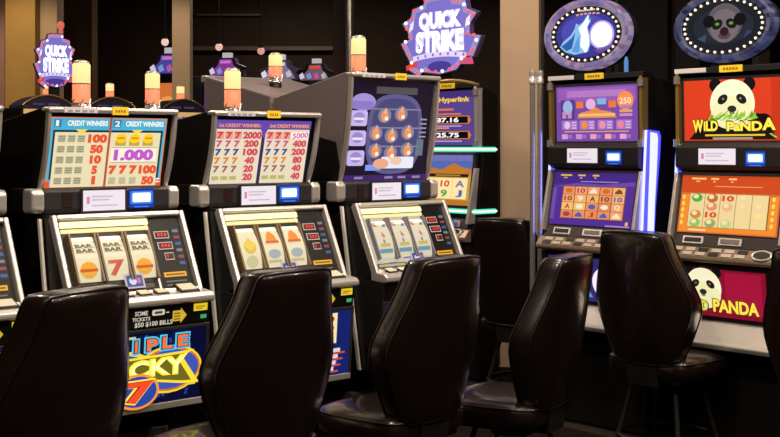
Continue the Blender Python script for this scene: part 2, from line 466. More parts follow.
    for k in range(6): P.rect(.915, .33 + k * .09, .965, .37 + k * .09, em(['#4c6aa0', '#a04c4c', '#8a8a90'][k % 3], .5), 3)
    mb.build('reel_mask', root)
    for u0, u1 in ((.06, .262), (.268, .406)):
        l = MB(); l.slab([pt(u0 - .03, .855, .002), pt(u1, .855, .002), pt(u1, .92, .002), pt(u0 - .03, .92, .002)], .01, em('#fff2b8', 1.25))
        l.slab([pt(u0 - .03, .795, -.004), pt(u1, .795, -.004), pt(u1, .838, -.004), pt(u0 - .03, .838, -.004)], .008, em('#f2dfa0', .95)); l.build('light_bar', root)
    syms = {'s': ('b', '7', 'b'), 'y': ('s', 't', 't'), 'v': ('x', 'x', 'x')}[reelset]
    for i in range(3):
        x0 = .055 + i * .119; w = .098
        mb = MB(); hb = HH * .52
        P = Panel(mb, pt(x0, .22, -.008), (1, 0, 0), up, w, hb, warp=lambda u, v: .02 * (1 - ((v - .5) * 2) ** 2))
        P.rect(0, 0, 1, 1, em('#e3d9b6' if reelset != 'v' else '#d5d0b4', .82), 0)
        P.rect(0, .9, 1, 1, em('#fff6d4', 1.1), 1)  # light falling on the reel's top, put in as a brighter band
        if syms[i] == 'x':
            P.poly([(.05, .95), (.3, .95), (.62, .55), (.5, .5)], em('#c77f86', .75), 2); P.poly([(.95, .9), (.75, .9), (.4, .4), (.5, .36)], em('#7f78b0', .75), 2)
            P.rect(.1, .12, .9, .22, em('#6d9fb0', .7), 2); P.rect(.2, .28, .8, .36, em('#c9b26a', .75), 2)
        else:
            if syms[i] in 'b7':
                for v in (.74, .62): P.text('BAR', .12, v, .88, v + .085, em('#5a4c34', .6), 2, .04); P.rect(.05, v - .012, .95, v - .004, em('#8a7c5a', .6), 2)
            if syms[i] == 'b':
                P.ell(.5, .24, .035, .032, em('#e8a23a', .9), 2); P.rect(.12, .2, .88, .26, em('#c9622e', .85), 3); P.rect(.2, .12, .8, .16, em('#d9ae52', .85), 3)
            elif syms[i] == '7':
                P.text('7', .14, .08, .86, .42, em('#b88a7a', .8), 2, .05); P.text('7', .2, .1, .8, .4, em('#cf5a4a', .85), 3, .03)
            elif syms[i] == 's':
                P.ell(.5, .5, .03, .03, em('#d8b23a', .85), 2); P.poly([(.15, .55), (.5, .38), (.85, .55), (.5, .74)], em('#dcc25a', .85), 3); P.ell(.5, .16, .03, .025, em('#cfc79c', .75), 2)
            else:
                P.poly([(.5, .9), (.72, .78), (.8, .6), (.2, .6), (.3, .78)], em('#e08a3a', .9), 2); P.rect(.15, .56, .85, .62, em('#c9632c', .85), 3)
                P.ell(.5, .3, .032, .02, em('#a7b0b8', .75), 2); P.rect(.15, .1, .85, .16, em('#c8b98a', .75), 2)
        mb.build('reel', root)
        fr = MB()
        for xa, xb, va, vb in ((x0 - .008, x0, .2, .77), (x0 + w, x0 + w + .008, .2, .77)):
            fr.slab([pt(xa, va, .014), pt(xb, va, .014), pt(xb, vb, .014), pt(xa, vb, .014)], .028, mat('reel_divider_brass' if reelset != 'v' else 'reel_divider_grey', '#6a5636' if reelset != 'v' else '#77707e', .4))
        fr.build('reel_divider', root)
    for i, v in enumerate((.72, .585, .455)):
        x0 = .425 + .006 * i if i < 2 else .452
        mb = MB(); P = Panel(mb, pt(x0, v - .045, -.0065), (1, 0, 0), up, .068 if i < 2 else .042, .032, base=em('#d8ccc0', .6))
        P.rect(.06, .12, .94, .88, em('#5a1512', .6), 1)
        for k in range(3 if i < 2 else 1): P.rect(.22 + k * .22, .3, .36 + k * .22, .72, em('#e03a30', .9), 2)
        mb.build('meter', root)
    mb = MB(); P = Panel(mb, pt(.245, .10, .002), (1, 0, 0), up, .085, .06, base=em('#bcb6c4', .7))
    P.rect(.1, .12, .9, .88, em('#3f4a8c', .8), 1); P.ell(.4, .5, .016, .016, em('#b9c8f4', 1), 2); P.rect(.6, .3, .8, .7, em('#c26a8a', .8), 2)
    mb.build('message_screen', root)
    # button deck
    d = MB(); d.prism([(-.15, 1.035), (-.245, 1.025), (-.262, 1.012), (-.262, .992), (-.24, .985), (-.15, .99)], .0, xr + .012, CHROME); d.build('button_deck', root, .006)
    for k in range(5):
        x0 = .05 + k * .075
        bt = MB(); bt.slab([(x0, -.225, 1.032), (x0 + .055, -.225, 1.032), (x0 + .055, -.175, 1.046), (x0, -.175, 1.046)], .014, DARK)
        bt.slab([(x0 + .006, -.219, 1.036), (x0 + .049, -.219, 1.036), (x0 + .049, -.181, 1.0465), (x0 + .006, -.181, 1.0465)], .004, mat('cream_button_cap', '#cfc7b2', .4))
        bt.build('button', root, .003)
    bt = MB(); bt.slab([(.455, -.232, 1.032), (.54, -.232, 1.032), (.54, -.165, 1.056), (.455, -.165, 1.056)], .026, DARK)
    bt.slab([(.462, -.222, 1.038), (.533, -.222, 1.038), (.533, -.172, 1.056), (.462, -.172, 1.056)], .004, mat('cream_button_cap', '#cfc7b2', .4)); bt.build('spin_button', root, .003)
    # lower door
    d = MB(); d.prism([(-.2, .575), (-.235, .992), (.0, .992), (.0, .575)], .004, xr + .004, DARK); d.build('lower_door', root, .004)
    mb = MB(); P = Panel(mb, (.02, -.2345, .905), (1, 0, 0), (0, -.008, .09), .555, .08, base=mat('black_bill_panel', '#100d0c', .35))
    if art is art_credit_winners:
        wt = em('#d9d2c0', .8)
        P.text('SOME', .40, .62, .50, .84, wt, 2); P.text('TICKETS', .38, .36, .52, .54, wt, 2)
        P.rrect(.535, .56, .635, .84, .006, wt, 1); P.rect(.555, .64, .615, .76, em('#5a5650', .5), 2)
        P.text('$50 $100 BILLS', .40, .04, .70, .30, wt, 2)
        P.rect(.645, .64, .67, .69, wt, 2)
    yl = em('#dfbb3c', .75)
    P.poly([(.70, .18), (.765, .18), (.765, .06), (.815, .44), (.765, .82), (.765, .70), (.70, .70)], yl, 1)
    for v in (.26, .4, .54): P.rect(.71, v, .76, v + .05, em('#5a4a14', .5), 2)
    P.rect(.87, .58, .985, .95, em('#e2c52c', .95), 1); P.rect(.885, .76, .965, .82, em('#a88c18', .7), 2); P.rect(.885, .67, .94, .72, em('#a88c18', .7), 2)
    P.rect(.93, .18, .98, .38, em('#3fae6a', .8), 1)
    mb.build('bill_panel', root)
    f = MB(); fx = xr + .004
    for x0, x1, z0, z1_ in ((.004, fx, .575, .602), (.004, fx, .885, .90), (.004, .022, .602, .885), (fx - .014, fx, .602, .885)):
        yy = lambda z: -.2 - .035 * (z - .575) / .417
        f.slab([(x0, yy(z0) - .008, z0), (x1, yy(z0) - .008, z0), (x1, yy(z1_) - .008, z1_), (x0, yy(z1_) - .008, z1_)], .012, CHROME if z0 < .58 else CHAR)
    f.build('belly_frame', root, .003)
    mb = MB(); P = Panel(mb, (.022, -.206, .602), (1, 0, 0), (0, -.035 * .283 / .417, .283), fx - .036, .284); belly(P); mb.build('belly_glass', root)
    candle(root, .282, .273, zt + .028)
    s = MB(); s.lathe([(.05, 0), (.05, .03), (.03, .05)], DARK, (.282, .273, zt - .055), 14); s.build('candle_mount', root)
    return root

r = (math.cos(TH1), math.sin(TH1))
O1 = (-1.3120, 4.590)
def row1(k): return (O1[0] + .75 * k * r[0], O1[1] + .75 * k * r[1], 0)
reel_machine(row1(-1), TH1, 'black reel slot machine cut off by the left edge, left of the credit winners machine', art_sevens, belly_pay, 'y')
reel_machine(row1(0), TH1, 'black reel slot machine with blue credit winners chart and triple lucky belly glass', art_credit_winners, belly_lucky, 's')
reel_machine(row1(1), TH1, 'black reel slot machine with purple-headed chart full of sevens', art_sevens, belly_pay, 'y')
reel_machine(row1(2), TH1, 'tall reel slot machine with violet barrel glass and grey upper side', art_barrel, belly_violet, 'v', tall=.195)

# back-to-back row: their rears touch the front row's rears
def rear_machine(k, tall, label):
    q = row1(k)
    a = Vector((q[0], q[1], 0)) + Vector((r[0], r[1], 0)) * (DW if True else 0) + Vector((-r[1], r[0], 0)) * 1.25
    root = empty('slot_machine', a, TH1 + PI, label, 'slot machine', 'slot machines backing onto the front row')
    zt = 1.755 + (.225 if tall else 0)
    b = MB(); b.prism([(.0, .5), (-.05, .6), (.05, 1.33), (.06, 1.44), (.0, zt), (.02, zt + .006), (.62, zt - .12), (.62, .0), (.03, 0)], 0, DW, BLACK)
    if tall: b.prism([(.06, 1.5), (.0, zt), (.02, zt + .006), (.622, zt - .12), (.622, 1.5)], -.003, DW + .003, GREYSIDE)
    b.build('cabinet', root, .008)
    t = MB(); t.box(-.004, DW + .004, -.02, .03, zt - .03, zt + .008, CHROME); t.build('top_trim', root, .006)
    mb = MB(); P = Panel(mb, (.03, .055, 1.45), (1, 0, 0), (0, -.06, zt - 1.5), DW - .06, zt - 1.5); art_sevens(P); mb.build('pay_glass', root)
    ht = -.005 if tall else .06
    s = MB(); s.lathe([(.034, 0), (.034, .055 + ht), (.03, .065 + ht)], DARK, (.325, .32, zt - .09), 14); s.build('candle_mount', root)
    candle(root, .325, .32, zt + ht, .036, .12 if tall else .15)
rear_machine(1, False, 'slot machine facing away behind the credit winners machine, candle above its right end')
rear_machine(2, True, 'tall grey-sided slot machine facing away behind the purple sevens machine')

# ------------------------------------------------------------------ signs on top of video machines
def crest(root, x, y, z, W, H, rows=True):
    out = [(-.10, .5), (.14, .5), (.17, .43), (.31, .40), (.33, .30), (.44, .24), (.36, .12), (.36, .0), (.49, -.03), (.40, -.26), (.33, -.24), (.20, -.40), (.0, -.44), (-.22, -.40), (-.25, -.46), (-.40, -.36), (-.36, -.30), (-.49, -.04), (-.38, .0), (-.40, .1), (-.47, .2), (-.36, .26), (-.34, .36), (-.2, .40), (-.18, .48)]
    out = [(x + a * W, z + c * H) for a, c in out][::-1]
    b = MB(); b.plate(out, y, y + .03, mat('sign_case_purple', '#4a3a70', .4)); sign = b.build('topper_sign', root)
    ins = [(x + (a - x) * .97, z + (c - z) * .97) for a, c in out]
    mb = MB(); P = Panel(mb, (x - W / 2, y - .002, z - H / 2), (1, 0, 0), (0, 0, 1), W, H)
    tx = lambda q: ((q[0] - x) / W + .5, (q[1] - z) / H + .5)
    P.poly([tx(q) for q in ins[::-1]][::-1], em('#9c93d6', .82), 0)
    P.poly([tx((x + (a - x) * .84, z + (c - z) * .84)) for a, c in out], em('#7d72cc', .88), 1)
    glow = em('#cfcaff', 1.1); wh = em('#ffffff', 2.2)
    P.text('QUICK', .25, .56, .76, .80, glow, 2, .10); P.text('QUICK', .26, .57, .75, .79, wh, 3, .022)
    P.text('STRIKE', .21, .32, .79, .58, glow, 2, .10); P.text('STRIKE', .22, .33, .78, .57, wh, 3, .022)
    for k in range(14):
        u = .18 + k * .045; f = lambda u: .22 + .34 * (.25 - (u - .5) ** 2)
        P.poly([(u, f(u) - .035), (u + .046, f(u + .046) - .035), (u + .046, f(u + .046) + .025), (u, f(u) + .025)], em('#d9cdf0', 1.0), 2)
        if k % 2: P.rect(u + .008, f(u) - .02, u + .03, f(u) + .012, em('#8a5fc0', .9), 3)
    P.ell(.5, .16, .11, .035, em('#4b3f9c', .8), 2)
    for u in (.13, .80): P.poly([(u, .58), (u + .05, .62), (u + .065, .72), (u + .015, .68)], em('#e6dcf4', 1), 3)
    P.poly([(.1, .13), (.24, .18), (.23, .24), (.09, .19)], em('#d8453f', .9), 3); P.poly([(.74, .17), (.9, .16), (.88, .25), (.75, .22)], em('#d0527a', .9), 3)
    mb.build('sign_face', sign)
    per = []
    for i in range(len(out)):
        a = out[i]; c = out[(i + 1) % len(out)]
        L = math.hypot(a[0] - c[0], a[1] - c[1])
        per.append((a, c, L))
    tot = sum(p[2] for p in per); N = 34; proto = {}
    acc = 0; i = 0; pts = []
    for k in range(N):
        d = tot * k / N
        while acc + per[i][2] < d: acc += per[i][2]; i += 1
        t = (d - acc) / per[i][2]; a, c = per[i][0], per[i][1]
        px, pz = a[0] + (c[0] - a[0]) * t, a[1] + (c[1] - a[1]) * t
        pts.append((x + (px - x) * .92, z + (pz - z) * .92))
    for k, (px, pz) in enumerate(pts):
        key = 'r' if k % 3 != 1 else 'w'
        if key not in proto:
            bb = MB(); bb.ball((0, 0, 0), .0115, em('#ff5a48', 1.1) if key == 'r' else em('#fff0e0', 1.5), 8, 5)
            o = bb.build('bulb', sign); o.location = (px, y - .008, pz); proto[key] = o
        else: dup(proto[key], sign, (px, y - .008, pz))
    p = MB(); p.box(x - .05, x + .05, y + .02, y + .06, z - H / 2 - .06, z - H / 2 + .06, DARK); p.build('sign_post', sign)
    return sign

def oval_topper(root, x, y, z, A, B, kind):
    n = 48
    def ring(a, b): return [(x + a * math.cos(2 * PI * k / n), z + b * math.sin(2 * PI * k / n)) for k in range(n)]
    b = MB(); b.plate(ring(A * .97, B * .97), y, y + .08, DARK, True); top = b.build('oval_topper', root)
    rm = MB()
    R = [(1.0, 0.03), (.985, -.012), (.93, -.022), (.84, -.012), (.83, .0)]
    vs = []; fs = []
    for s_, dy in R:
        vs += [(px, y + dy, pz) for px, pz in ring(A * s_ if s_ > .8 else A * s_, B * (s_ if s_ > .85 else s_ - .06))]
    for i in range(len(R) - 1):
        for k in range(n):
            q = (k + 1) % n; fs.append((i * n + k, i * n + q, (i + 1) * n + q, (i + 1) * n + k))
    lit = kind == 'wolf'
    pal = [em('#8d7cb0', .62), em('#a58aa4', .66), em('#7674a8', .6), em('#9a90b0', .64), em('#84689a', .6)] if lit else [em('#3c4064', .5), em('#55587c', .5), em('#2c3054', .5), em('#6a6884', .5), em('#444a78', .5)]  # rim tones glow by themselves, on the unlit oval too
    rnd = random.Random(11 if lit else 12)
    for i, f in enumerate(fs): pass
    base = len(rm.v); rm.v += vs
    for f in fs:
        rm.f.append(f); rm.sm.append(True); rm.mi.append(rm.m(rnd.choice(pal)))
    rm.build('oval_rim', top)
    mb = MB(); P = Panel(mb, (x - A * .8, y - .003, z - B * .75), (1, 0, 0), (0, 0, 1), A * 1.6, B * 1.5)
    P.ell(.5, .5, A * .835, B * .785, mat('black_bulb_band', '#0d0b12', .4), 0, 48)
    if lit:
        P.ell(.5, .5, A * .70, B * .64, em('#3d3a9c', .75), 1, 48); P.ell(.48, .56, A * .55, B * .44, em('#4f4cb4', .8), 1.5, 40)
        P.ell(.73, .47, .088, .080, em('#b9a6e8', .95), 2, 32); P.ell(.73, .47, .074, .069, em('#fdf6ff', 1.25), 3, 32)
        # howling wolf seen from the side
        P.poly([(.12, .30), (.17, .40), (.28, .50), (.34, .62), (.36, .72), (.40, .68), (.46, .73), (.53, .86), (.555, .85), (.545, .77), (.575, .79), (.57, .72), (.53, .64), (.55, .50), (.57, .34), (.54, .18), (.34, .14), (.2, .2)], em('#86bde8', .9), 2)
        P.poly([(.40, .62), (.46, .70), (.53, .82), (.55, .83), (.535, .75), (.56, .75), (.52, .62), (.545, .48), (.555, .30), (.50, .16), (.42, .3), (.44, .48)], em('#f4f6ff', 1.1), 3)
        P.poly([(.14, .31), (.2, .36), (.3, .46), (.35, .56), (.33, .42), (.3, .26), (.22, .22)], em('#2f62b0', .8), 3)
        P.poly([(.3, .2), (.4, .5), (.42, .3), (.4, .17)], em('#5a97d8', .9), 3)
        for k in range(6): P.rect(.36 + k * .06, .865 - .002 * (k - 2.5) ** 2, .40 + k * .06, .895 - .002 * (k - 2.5) ** 2, em('#e0a06a', .9), 2)
        P.rect(.38, .93, .64, .955, em('#e8cf9a', .9), 2)
        P.poly([(.6, .2), (.9, .3), (.84, .2), (.7, .14)], em('#6a4f9c', .8), 2)
    else:
        P.ell(.5, .5, A * .71, B * .65, em('#20242f', .55), 1, 48); P.ell(.5, .5, A * .6, B * .5, em('#2a2f3c', .55), 1.5, 40)  # this oval is unlit; its visible tone is put in as glow
        P.ell(.52, .56, .105, .098, em('#6c6470', .5), 2, 28); P.ell(.52, .50, .085, .085, em('#827a84', .5), 3, 28)
        for u in (.33, .71): P.ell(u, .60, .035, .032, em('#12131a', .4), 4)
        for u, rr in ((.435, .5), (.605, -.5)): P.ell(u, .535, .033, .024, em('#1b201c', .5), 4, 16, rr); P.ell(u, .54, .013, .008, em('#6f9a3c', .7), 5, 12)
        P.ell(.52, .40, .026, .022, em('#3a1f28', .5), 4); P.ell(.52, .33, .036, .02, em('#5c525c', .5), 3.5)
        P.poly([(.18, .3), (.3, .38), (.28, .22)], em('#3d5a78', .5), 2); P.poly([(.74, .25), (.86, .36), (.8, .4)], em('#3d4a78', .5), 2)
    mb.build('oval_art', top)
    N = 32; proto = None
    for k in range(N):
        t = 2 * PI * k / N
        L = (x + A * .765 * math.cos(t), y - .010, z + B * .71 * math.sin(t))
        if proto is None:
            bb = MB(); bb.ball((0, 0, 0), .0074, em('#fff2dc', 1.2), 8, 5); proto = bb.build('bulb', top); proto.location = L
        else: dup(proto, top, L)
    for dx in (-.075, .075):
        p = MB(); p.box(x + dx - .012, x + dx + .012, y + .02, y + .06, z - B - .07, z - B * .7, mat('topper_post_blue', '#2a2c3a', .4, .5)); p.build('topper_post', top)
    p = MB(); p.box(x - .08, x + .08, y + .015, y + .06, z - B - .06, z - B * .85, DARK); p.build('topper_bracket', top)

# ------------------------------------------------------------------ video screens
def panda_face(P, u, v, s, dim=1.0):
    W, H = P.W, P.H
    for du in (-.95, .95): P.ell(u + du * .8 * s / W, v + .75 * s / H, .27 * s, .27 * s, em('#191414', .6), 2)
    P.ell(u, v, s, .95 * s, em('#f3ecc8', .98), 3, 36); P.ell(u, v - .35 * s / H, .95 * s, .66 * s, em('#e9e7b4', .95), 3.5, 36)
    for du, rr in ((-.42, .6), (.42, -.6)):
        P.ell(u + du * s / W, v + .18 * s / H, .25 * s, .17 * s, em('#26211e', .6), 4, 20, rr + PI / 2 * 0); P.ell(u + du * .92 * s / W, v + .2 * s / H, .055 * s, .055 * s, em('#8a8578', .7), 5, 12)
    P.ell(u, v - .2 * s / H, .2 * s, .13 * s, em('#3a2f2b', .6), 5); P.ell(u, v - .36 * s / H, .12 * s, .06 * s, em('#8a8068', .7), 4.5)

def screen_panda(P):
    P.rect(0, 0, 1, 1, em('#dc4020', .85), 0); P.rect(.88, 0, 1, 1, em('#cc381c', .82), 1)
    P.poly([(.05, .02), (.92, .02), (.86, .40), (.74, .44), (.30, .42), (.2, .3)], em('#1d1614', .6), 2)
    P.ell(.8, .32, .05, .035, em('#161110', .6), 2)
    panda_face(P, .5, .60, .128)
    rnd = random.Random(4)
    for k in range(26):
        u = .28 + k * .018; v = .36 + rnd.uniform(-.02, .05); d = rnd.uniform(-.05, .05)
        P.poly([(u - .03, v - .03), (u + .03, v + .0), (u + d + .05, v + rnd.uniform(.05, .13))], em(rnd.choice(['#8fc23a', '#5f9a2c', '#b5d85a']), .9), 6 + k * .05)
    def word(t, u0, v0, u1, v1):
        P.text(t, u0 - .008, v0 - .02, u1 + .008, v1 + .02, em('#5a2f08', .7), 8, .07); P.text(t, u0, v0, u1, v1, em('#f6e04a', 1.05), 9, .04)
    word('W', .10, .14, .21, .35); word('iLD', .215, .16, .36, .33)
    word('PaND', .45, .155, .80, .31); word('A', .80, .165, .93, .36)
    P.rect(.22, .075, .82, .105, em('#e0c53a', .9), 3); P.rect(.3, .02, .7, .055, em('#a9a79a', .7), 3)
    P.poly([(.86, .11), (.92, .04), (.94, .05), (.88, .12)], em('#9ac24a', .9), 4)

def screen_panda_low(P):
    P.rect(0, 0, 1, 1, em('#8c1030', .85), 0); P.rect(.55, .1, .95, .95, em('#a8163c', .85), 1)
    panda_face(P, .30, .60, .105)
    P.text('PANDA', .40, .10, .93, .40, em('#5a3a08', .7), 8, .08); P.text('PANDA', .41, .115, .92, .385, em('#f0d84a', 1.05), 9, .04)
    P.text('WILD', .08, .10, .36, .34, em('#5a3a08', .7), 8, .08); P.text('WILD', .09, .115, .35, .33, em('#d8d84a', .95), 9, .04)
    P.poly([(.0, .3), (.2, .2), (.3, .34), (.1, .42)], em('#6a9a3a', .8), 6)

def screen_wolf_top(P):
    P.rect(0, 0, 1, 1, em('#7d4fae', .78), 0); P.rect(.02, .72, .98, .97, em('#9a5fbc', .8), 1); P.rect(.14, .80, .86, .92, em('#b67fc8', .8), 2)
    rnd = random.Random(9)
    P.rrect(.06, .40, .24, .76, .01, em('#5c3f9c', .75), 2); P.ell(.15, .62, .035, .04, em('#9fb4e0', .85), 3)
    for k in range(2): P.rect(.08 + k * .07, .42, .13 + k * .07, .54, em('#c78abc', .85), 3)
    P.rect(.26, .60, .35, .72, em('#e8743a', .9), 3); P.rect(.66, .60, .75, .72, em('#e8743a', .9), 3)
    P.ell(.44, .67, .035, .03, em('#dcb0dc', .9), 3); P.rrect(.52, .66, .63, .77, .006, em('#7fb4e0', .85), 3)
    P.poly([(.27, .42), (.76, .42), (.70, .52), (.56, .56), (.5, .62), (.44, .56), (.32, .52)], em('#e08a4a', .9), 3); P.rect(.29, .45, .74, .50, em('#f0b878', .9), 4)
    P.ell(.86, .72, .055, .05, em('#f28a4a', .95), 3); P.text('250', .79, .66, .93, .77, em('#fbd6c0', 1), 4)
    for k in range(3): P.rect(.79, .44 + k * .07, .94, .49 + k * .07, em(['#c98acb', '#e0a06a', '#8f7ad0'][k], .85), 3)
    for k in range(4):
        P.rrect(.07 + k * .225, .21, .27 + k * .22, .38, .006, em('#a377c8', .85), 2)
        P.ell(.14 + k * .22, .295, .022, .022, em(['#d6c2ea', '#f08a3c', '#e48fae', '#e8809a'][k], .9), 3)
        for j in range(3): P.rect(.2 + k * .22, .23 + j * .05, .255 + k * .22, .255 + j * .05, em('#d9b8e4', .85), 3)
    P.rect(.1, .165, .9, .185, em('#e0a06a', .9), 3)
    for k in range(5):
        P.rect(.07 + k * .18, .04, .145 + k * .18, .13, em(['#cf9ada', '#c48ad8', '#e09ac0', '#eda2a8', '#dfa0d0'][k], .9), 3); P.rect(.15 + k * .18, .05, .20 + k * .18, .12, em('#9a6fc8', .85), 3)

def reel_grid(P, u0, u1, v0, v1, nr, pal, cell, l=3, seed=1):
    rnd = random.Random(seed)
    cw = (u1 - u0) / 5; ch = (v1 - v0) / nr
    for i in range(5):
        for j in range(nr):
            a = u0 + i * cw; b = v0 + j * ch
            P.rect(a + .004, b + .004, a + cw - .006, b + ch - .004, em(rnd.choice(cell), .85), l)
            c = em(rnd.choice(pal), .85); k = rnd.randrange(4); cx = a + cw / 2; cy = b + ch / 2
            if k == 0: P.ell(cx, cy, cw * .3 * P.W, ch * .3 * P.H, c, l + 1, 14)
            elif k == 1: P.poly([(cx - cw * .33, cy - ch * .3), (cx + cw * .33, cy - ch * .3), (cx + cw * .2, cy + ch * .1), (cx, cy + ch * .33), (cx - cw * .25, cy)], c, l + 1)
            elif k == 2: P.text(rnd.choice('AKQJ9'), cx - cw * .22, cy - ch * .32, cx + cw * .22, cy + ch * .32, c, l + 1, .03)
            else: P.text('10', cx - cw * .32, cy - ch * .3, cx + cw * .32, cy + ch * .3, c, l + 1, .03)

def screen_wolf_main(P):
    P.rect(0, 0, 1, 1, em('#54309a', .75), 0); P.rect(0, .78, 1, 1, em('#45278c', .75), 1)
    for u, w in ((.08, .14), (.30, .09), (.48, .08)): P.rect(u, .93, u + w, .96, em('#e0b84a', .9), 2); P.rect(u + w * .3, .885, u + w * .6, .91, em('#d8a83a', .85), 2)
    P.rect(.34, .82, .8, .835, em('#b0a0c4', .7), 2); P.poly([(.0, .72), (.3, .8), (.6, .78), (1, .84), (1, .76), (.5, .72)], em('#6a4ab0', .75), 1.5)
    P.rect(.13, .12, .905, .74, em('#8a5a3a', .7), 2)
    reel_grid(P, .135, .90, .13, .73, 4, ['#b8452c', '#7a4a1c', '#c9701f', '#4a5fb0', '#f0e6c8', '#6a3a28', '#b03a54'], ['#f0a070', '#eeb070', '#e88f60', '#efc06a', '#d98a5c'], seed=6)
    P.ell(.95, .07, .01, .012, em('#e8b04a', .9), 2); P.rect(.7, .0, .99, .03, em('#a87fd0', .8), 2)
    P.rect(.0, .1, .05, .7, em('#6f4fb8', .75), 1)

def screen_panda_main(P):
    P.rect(0, 0, 1, 1, em('#d0683a', .8), 0); P.rect(0, .70, 1, .99, em('#cc4a1c', .82), 1)
    for u, w in ((.1, .15), (.30, .08), (.48, .08)): P.rect(u, .92, u + w, .95, em('#f0c07a', .9), 2); P.rect(u + w * .3, .875, u + w * .6, .9, em('#e8b06a', .85), 2)
    P.rect(.35, .80, .82, .815, em('#e8a070', .8), 2)
    P.rect(.015, .02, .985, .66, em('#e8892f', .88), 1.5)
    P.rect(.10, .1, .90, .68, em('#8a5a24', .7), 2)
    rnd = random.Random(2)
    for i in range(5):
        a = .105 + i * .158
        P.rect(a, .105, a + .153, .675, em('#ecd69c', .8), 3)
    sy = {(0, 3): ('e', '#3fae4a'), (0, 1): ('e', '#c98a3a'), (0, 0): ('e', '#8ac06a'), (1, 3): ('e', '#b86a3a'), (1, 2): ('e', '#e08a6a'), (1, 1): ('10', '#d0542c'), (1, 0): ('e', '#8aa86a'), (2, 3): ('10', '#d0542c'), (2, 2): ('e', '#e8b090'), (2, 0): ('e', '#b8d08a'), (3, 2): ('e', '#e8cfa0'), (4, 2): ('e', '#e8cfa0'), (3, 3): ('e', '#e4d3a0'), (4, 1): ('e', '#ecd58a')}
    for (i, j), (k, c) in sy.items():
        cx = .18 + i * .158; cy = .175 + j * .143
        if k == '10': P.text('10', cx - .06, cy - .05, cx + .06, cy + .05, em(c, .9), 4, .05)
        else: P.ell(cx, cy, .032, .022, em(c, .85), 4, 16); P.ell(cx - .01, cy + .02, .016, .012, em('#f3d9a0', .85), 5, 12)
    for u in (.04, .94):
        for k in range(5): P.ell(u, .17 + k * .11, .009, .012, em('#f2cf5a', .9), 3)
    P.rect(.12, .035, .3, .065, em('#f2d49a', .85), 3)

def screen_qs_top(P):
    P.rect(0, 0, 1, 1, em('#5d4796', .75), 0); P.rect(0, .88, 1, 1, em('#4a3686', .7), 1)
    P.text('Hyperlink', .30, .77, .92, .89, em('#f0c83c', 1), 2, .03)
    P.rect(.2, .64, .6, .68, em('#d8743c', .9), 2); P.rect(.16, .56, .75, .59, em('#d8743c', .9), 2)
    for v, t in ((.39, '87.16'), (.11, '25.75')):
        P.poly([(.10, v), (.90, v), (.94, v + .07), (.90, v + .15), (.10, v + .15)], em('#d8803a', .85), 2)
        P.poly([(.12, v + .015), (.88, v + .015), (.88, v + .135), (.12, v + .135)], em('#100c14', .4), 3)
        P.text(t, .24, v + .03, .70, v + .12, em('#f4f2f4', 1.1), 4, .03)
        P.rect(.2, v - .05, .75, v - .025, em('#b8a0d8', .8), 2)
    P.rect(.15, .3, .5, .33, em('#d89a5a', .85), 2)

def screen_qs_main(P):
    P.rect(0, 0, 1, 1, em('#caa04a', .8), 0); P.rect(0, .66, 1, 1, em('#5a6fc0', .75), 1); P.rect(0, .88, 1, 1, em('#7a7ac8', .75), 2)
    P.poly([(0, .68), (.2, .74), (.4, .70), (.65, .84), (.8, .76), (1, .72), (1, .6), (0, .6)], em('#c27a2a', .85), 3)
    P.rect(.04, .56, .96, .62, em('#2c1a30', .5), 4); P.rect(.3, .575, .8, .605, em('#a8863a', .8), 5)
    P.rect(.05, .12, .95, .54, em('#f1d489', .9), 3)
    for i, (a, b, c, d) in enumerate((('Q', '#5a86c0', 'K', '#c9564a'), ('10', '#d8402c', '9', '#3fa04a'), ('A', '#7a6ab0', 'J', '#3f6ac0'))):
        u = .07 + i * .30
        P.rect(u, .13, u + .28, .53, em('#f6e0a4', .92), 4)
        P.text(a, u + .05, .36, u + .23, .49, em(b, .9), 5, .03); P.text(c, u + .07, .16, u + .2, .30, em(d, .9), 5, .03)
    P.rect(0, 0, 1, .10, em('#b8752e', .85), 3)

